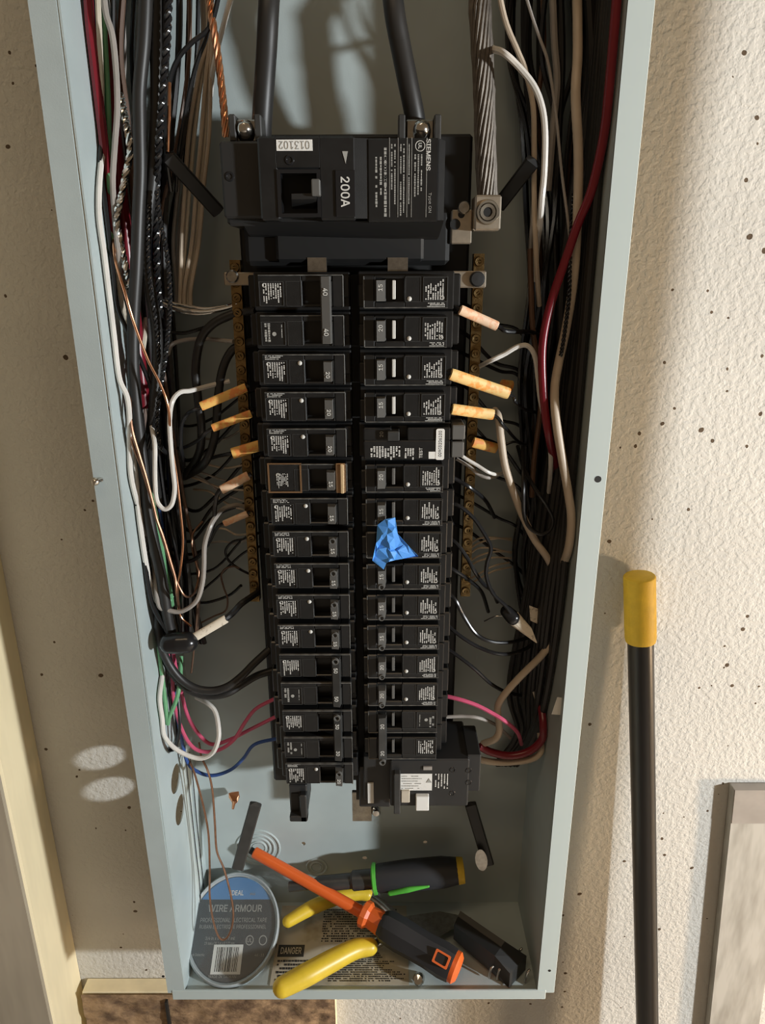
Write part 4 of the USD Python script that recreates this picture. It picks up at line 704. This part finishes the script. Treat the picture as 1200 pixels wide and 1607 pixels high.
put('tape_scrap', trimesh.Trimesh(V2, F2, process=False), 'tape_blue', label='crumpled scrap of blue painter tape stuck over the right breaker row', cat='tape')

# ------------------------------------------------------------------ things lying on the box bottom
SZ = ZB
# printed sheet
sh = thing('paper_label', 'beige printed warning sheet lying under the tools', 'label sheet')
a, b = atz(425, 1420, SZ+.0006), atz(642, 1546, SZ+.0006)
xa, xb, yb_, ya_ = atz(440, 1500, SZ)[0]-.006, atz(640, 1500, SZ)[0], b[1], min(a[1], .095)
put('sheet', box(xa, xb, yb_, ya_, SZ+.0002, SZ+.0008), 'paper', sh)
c = atz(455, 1492, SZ+.001); hb_ = put('header_block', box(xa+.003, c[0]+.014, c[1]-.0065, c[1]+.0065, SZ+.0008, SZ+.0011), 'print_black', sh, label='black header block reading DANGER')
put('header_text', text('DANGER', .0068, ((xa+.003+c[0]+.014)/2, c[1], SZ+.0011), (1, 0, 0), (0, 1, 0), depth=.0002, bold=True, width=(c[0]+.011-xa-.003)*.9), 'paper', hb_)
def flatprint(x0, x1, y0, y1, n, seed):
    m = fineprint(x0, x1, y0, y1, n, 0.0, seed, r=(1, 0, 0), u=(0, 0, 1)); v = m.vertices.copy(); m.vertices = np.stack([v[:, 0], v[:, 2], np.full(len(v), SZ+.001)], 1); return m
put('sheet_print', cat_(flatprint(xa+.004, xa+.050, yb_+.003, c[1]-.009, 6, 301), flatprint(xa+.055, xb-.004, yb_+.003, yb_+.034, 14, 302), flatprint(xa+.045, xb-.01, yb_+.045, ya_-.004, 14, 303)), 'print_black', sh)
# electrical tape case: clear disc leaning on the back wall
tp = thing('tape_case', 'round clear case of black electrical tape leaning in the lower left corner', 'tape roll')
p_lo, p_hi = atz(346, 1550, SZ+.003), aty(392, 1369, .090)
uu = np.array([1.0, 0, 0]); vv = p_hi-p_lo; vv[0] = 0; dia = np.linalg.norm(vv); vv /= dia; nn = np.cross(uu, vv); rad = .0455; ctr = np.array([aty(367, 1459, .05)[0], (p_lo[1]+p_hi[1])/2, (p_lo[2]+p_hi[2])/2]); sy = dia/2/rad
lid = lathe([(0, .0012), (rad*.90, .0012), (rad*.965, .0020), (rad, .0004), (rad, -.004), (rad*.985, -.006), (rad*.985, -.015), (0, -.015)], (0, 0, 0), (0, 0, 1), 56)
def ontape(m):
    m = m.copy(); T = np.eye(4); T[:3, 0], T[:3, 1], T[:3, 2], T[:3, 3] = uu, vv*sy, nn, ctr; m.apply_transform(T); return m
put('case', ontape(lid), 'clear_plastic', tp, smooth=40)
put('case_rim', ontape(lathe([(rad*.925, -.0006), (rad*.945, .0010), (rad*.975, .0022), (rad*1.006, .0006), (rad*1.006, -.0035), (rad*.96, -.0045), (rad*.925, -.0006)], (0, 0, 0), (0, 0, 1), 56)), 'label_rim', tp, smooth=50)
put('tape_roll', ontape(lathe([(rad*.40, -.003), (rad*.90, -.003), (rad*.92, -.0135), (rad*.40, -.0135), (rad*.40, -.003)], (0, 0, 0), (0, 0, 1), 40)), 'black_gloss', tp, smooth=40)
circ = Point(0, 0).buffer(rad*.915, 24)
top = circ.intersection(sbox(-1, rad*.50, 1, 1)); low = circ.intersection(sbox(-1, -1, 1, rad*.50))
ex = lambda g_, h, z: ontape(onplane(trimesh.creation.extrude_polygon(g_, h, engine='earcut'), (0, 0, z), (1, 0, 0), (0, 1, 0)))
lb_ = put('label', ex(low, .0004, -.0015), 'label_dark', tp, label='dark grey printed label disc'); put('label_band', ex(top, .0004, -.0015), 'label_blue', tp, label='blue band at the top of the label')
def tt(s, h, x, y, w=None, m='print_grey', bold=False): put('label_text', ontape(text(s, h, (x, y, -.0010), (1, 0, 0), (0, 1, 0), depth=.0001, width=w, bold=bold)), m, lb_)
tt('IDEAL', .0040, -.0005, rad*.62, .0145, 'sticker_white', True); tt('#46', .0022, .016, rad*.60, None, 'print_grey')
tt('WIRE ARMOUR', .0055, 0, rad*.34, .054, 'print_grey', True); tt('PROFESSIONAL ELECTRICAL TAPE', .0034, 0, rad*.13, .066, 'print_grey'); tt('RUBAN ELECTRIQUE PROFESSIONNEL', .0030, 0, rad*.01, .066, 'print_grey')
for k, (s0, y0) in enumerate((('3/4 in x 66 ft x 7 mil', -.19), ('19 mm x 20,1 m x 0,177 mm', -.28))): tt(s0, .0024, -.011, rad*y0, .029, 'print_grey')
for cx_ in (.018, .031): put('label_mark', ontape(ring((cx_, -rad*.22, -.0010), .0031, .0040, (0, 0, 1), h=.0001, seg=24)), 'print_grey', tp)
tt('UL', .0030, .018, -rad*.22, None, 'print_grey', True)
tt('High Dielectric', .0019, -.031, -rad*.47, .014); tt('46-33', .0019, .029, -rad*.47, .009); tt('MADE IN TAIWAN', .0022, -.004, -rad*.82, .026)
bw_, bh_ = .0285, .0225; by = -rad*.54
bc_ = put('barcode_panel', ex(sbox(-.016, by-bh_/2, -.016+bw_, by+bh_/2), .0001, -.0010), 'sticker_white', tp, label='white barcode panel')
g = random.Random(9); x = -.016+.0035; bars = []
while x < -.016+bw_-.004:
    w = g.choice((.0004, .0007, .0011)); bars.append(box(x, x+w, by-bh_/2+.002, by+bh_/2-.002, -.0009, -.00085)); x += w+g.choice((.0004, .0006, .0010))
put('barcode_bars', ontape(cat_(*bars)), 'print_black', bc_)
# pliers
pr = thing('pliers', 'diagonal pliers with yellow dipped handles sticking out over the box lip', 'pliers')
put('handle', capsule_path([atz(452, 1446, SZ+.020), atz(490, 1424, SZ+.022), atz(530, 1408, SZ+.022), atz(560, 1402, SZ+.021), atz(576, 1404, SZ+.019)], [.0058, .0072, .0074, .0070, .0062], 18), 'yellow_grip', pr, smooth=50)
put('handle', capsule_path([atz(443, 1549, SZ+.022), atz(480, 1530, SZ+.023), atz(520, 1508, SZ+.022), atz(556, 1490, SZ+.020), atz(580, 1486, SZ+.018)], [.0090, .0100, .0098, .0090, .0080], 18), 'yellow_grip', pr, smooth=50)
put('jaw', cat_(capsule_path([atz(578, 1404, SZ+.018), atz(600, 1420, SZ+.015), atz(630, 1450, SZ+.012)], [.0042, .0050, .0055], 12), capsule_path([atz(580, 1486, SZ+.017), atz(604, 1472, SZ+.014), atz(632, 1452, SZ+.012)], [.0048, .0050, .0055], 12), hull([atz(x, y, SZ+z) for x, y in ((622, 1440), (690, 1430), (740, 1440), (690, 1470), (630, 1470)) for z in (.006, .018)])), 'steel', pr, smooth=40)
# insulated screwdriver
sd = thing('screwdriver', 'insulated screwdriver with orange shaft and chunky black handle', 'screwdriver')
P0, P1, P2 = aty(398, 1337, .088), atz(572, 1434, SZ+.042), atz(716, 1519, SZ+.026)
ax = (P1-P0)/np.linalg.norm(P1-P0)
put('shaft', cat_(tube([P0, P0+ax*.001, P1+ax*.006], [.0044, .0055, .0058], 18)), 'orange_plastic', sd, smooth=40)
put('tip', cyl(P0-ax*.004, P0+ax*.002, .0034, seg=12), 'pan_black', sd, label='dark blade tip')
axh = (P2-P1)/np.linalg.norm(P2-P1); Lh = np.linalg.norm(P2-P1)
put('collar', cat_(lathe([(0, 0), (.0105, 0), (.0128, .0015), (.0128, .0065), (.0108, .0085), (.0100, .0095), (.0112, .020), (.0122, .026), (0, .026)], P1-axh*.003, axh, 10)), 'orange_plastic', sd, smooth=25)
s_ = lambda f, r: (r, Lh*f)
gp_ = put('grip', lathe([(0, .018), (.0120, .0185), (.0150, .024), (.0158, Lh*.40), (.0150, Lh*.55), (.0148, Lh*.70), (.0158, Lh*.86), (.0150, Lh*.96), (0, Lh*.965)], P1, axh, 8), 'rubber_black', sd, smooth=35)
put('end_cap', lathe([(.0140, Lh*.96), (.0142, Lh*1.0), (.0105, Lh*1.03), (0, Lh*1.035)], P1, axh, 16), 'orange_plastic', sd, smooth=45)
hc = P1+axh*Lh*.86; view = (C-hc)/np.linalg.norm(C-hc); view = view-axh*(view@axh); view /= np.linalg.norm(view); sx = np.cross(axh, view)
rr_ = sbox(-.0062, -.0046, .0062, .0046).buffer(.0012, 4); rr2 = sbox(-.0044, -.0028, .0044, .0028).buffer(.0012, 4)
put('hang_ring', onplane(trimesh.creation.extrude_polygon(rr_.difference(rr2), .003, engine='earcut'), hc+view*.0142, axh, np.cross(view, axh)), 'orange_plastic', gp_, label='orange rounded frame of the hanging hole')
put('hang_hole', onplane(trimesh.creation.extrude_polygon(rr2, .0008, engine='earcut'), hc+view*.0152, axh, np.cross(view, axh)), 'pan_black', gp_)
# black and green tester along the back
vt = thing('voltage_tester', 'black tester with green trim and yellow end lying along the back', 'tester')
A0, A1 = aty(585, 1379, .070), aty(722, 1366, .070); ax = (A1-A0)/np.linalg.norm(A1-A0); La = np.linalg.norm(A1-A0)
put('body', lathe([(0, 0), (.011, 0), (.0135, .006), (.0150, La*.4), (.0148, La*.8), (.0125, La*.97), (0, La)], A0, ax, 14), 'rubber_black', vt, smooth=45)
put('trim_ring', lathe([(.0112, -.001), (.0150, .0005), (.0148, .0035), (.0112, .004)], A0, ax, 24), 'green_plastic', vt, smooth=40)
put('trim_stripe', capsule_path([aty(612, 1402, .056), aty(640, 1396, .0545), (aty(672, 1391, .0550))], [.0024, .0030, .0012], 10), 'green_plastic', vt, smooth=50)
put('end_cap', lathe([(.0110, La*.955), (.0128, La*.97), (.0120, La*1.04), (0, La*1.05)], A0, ax, 18), 'yellow_foam', vt, smooth=40)
put('barrel', lathe([(0, 0), (.0095, 0), (.0095, -.020), (.0075, -.022), (.0075, -.055), (.0050, -.060), (.0050, -.085), (0, -.086)][::-1], A0, ax, 16), 'dark_grey', vt, smooth=30)
# black connector block at the lower right corner
nb = thing('terminal_block', 'black wire stripper body with worn grey edge in the lower right corner', 'hand tool')
B = [atz(722, 1430, SZ+.030), atz(792, 1478, SZ+.030), atz(776, 1500, SZ+.030), atz(712, 1452, SZ+.030)]
put('body', hull([p+np.array([0, 0, dz]) for p in B+[atz(826, 1500, SZ+.020), atz(800, 1528, SZ+.020)] for dz in (0, -.018)]), 'black_satin', nb)
put('glint_or_worn_edge', hull([p+np.array([0, 0, dz]) for p in (B[0], B[1], (B[1]*.62+B[2]*.38), (B[0]*.62+B[3]*.38)) for dz in (.0006, -.001)]), 'grey_plastic', nb, label='worn grey upper edge')
for px, py in ((771, 1524), (784, 1526), (816, 1496), (828, 1530)):
    c = atz(px, py, SZ+.012); put('steel_prong', capsule_path([c+np.array([-.002, 0, -.008]), c+np.array([-.001, -.001, .004]), c+np.array([.001, 0, .006])], [.0012, .0012], 8), 'steel', nb, smooth=50)
bt = thing('hex_bolt', 'shiny loose bolt end under the screwdriver handle', 'bolt')
c = atz(657, 1536, SZ+.008); put('bolt_head', lathe([(0, .006), (.0040, .005), (.0055, .002), (.0055, -.003), (.0032, -.003), (.0032, -.014), (0, -.014)], c, (-.2, -.7, .68), 16), 'bright_steel', bt, smooth=35)

# ------------------------------------------------------------------ wood block below, rod and plank on the wall
wb = thing('wood_block', 'rough brown wood block under the lower left of the panel', 'wood block')
g = np.random.RandomState(2)
zt = aty(200, 1534, WY)[2]; yf = atz(200, 1561, zt)[1]; xl_, xr_ = aty(132, 1590, yf)[0], aty(526, 1590, yf)[0]
nx, nz = 90, 40; X, Z = np.meshgrid(np.linspace(xl_, xr_, nx), np.linspace(zt-.16, zt, nz)); n3 = meshkit.fbm(np.stack([X*60, Z*90, X*0], -1), 4, 3); Y = yf-.004*(n3-.5)*2*np.clip((zt-Z)/.01, 0, 1)
V = np.stack([X, Y, Z], -1).reshape(-1, 3); Fc = []
for j in range(nz-1):
    for i in range(nx-1):
        a = j*nx+i; Fc += [(a, a+1, a+nx+1), (a, a+nx+1, a+nx)]
sx_ = aty(265, 1590, yf)[0]
put('rough_face', trimesh.Trimesh(V, Fc, process=False), 'wood_rough', wb, smooth=True)
put('block_body', cbox(xl_, xr_, yf+.003, WY-.0005, zt-.16, zt, .0008), 'wood_trim', wb)
put('split_line', box(sx_-.0012, sx_+.0012, yf-.0045, yf+.002, zt-.16, zt-.006), 'pan_black', wb, label='dark split down the rough face')
rd = thing('broom_handle', 'black pole with a yellow foam end leaning on the wall right of the panel', 'pole')
T0, T1 = aty(1003, 902, .0745), aty(1016, 1650, .048); ax = (T1-T0)/np.linalg.norm(T1-T0)
k = [T0+ax*t for t in (0, .002, .03, .055)]
put('shaft', tube([T0+ax*.050, T1+ax*.5], [.0112, .0112], 24), 'rod_black', rd, smooth=40)
V_ = []
put('foam_end', lathe([(0, 0), (.0120, .0002), (.0132, .0015)]+[(.0134+.00012*(i % 2), .002+i*.0022) for i in range(27)]+[(.0128, .0625), (.0112, .0626)], T0, ax, 28), 'yellow_foam', rd, smooth=60)
pk = thing('grey_plank', 'pale grey weathered plank leaning on the wall at the lower right', 'plank')
a, b = aty(1152, 1240, .079), aty(1112, 1620, .0785); w = .055
dv = b-a; b = a+dv*2.2
put('board', hull([p+np.array([dx, dy, 0]) for p in (a, b) for dx in (0, w) for dy in (0, .010)]), 'plank_grey', pk)
put('end_band', hull([p+np.array([dx, dy, 0]) for p in (a+dv*-.001, a+dv*.12) for dx in (.0004, w) for dy in (-.0008, .010)]), 'pvc_grey', pk, label='darker band at the plank top')
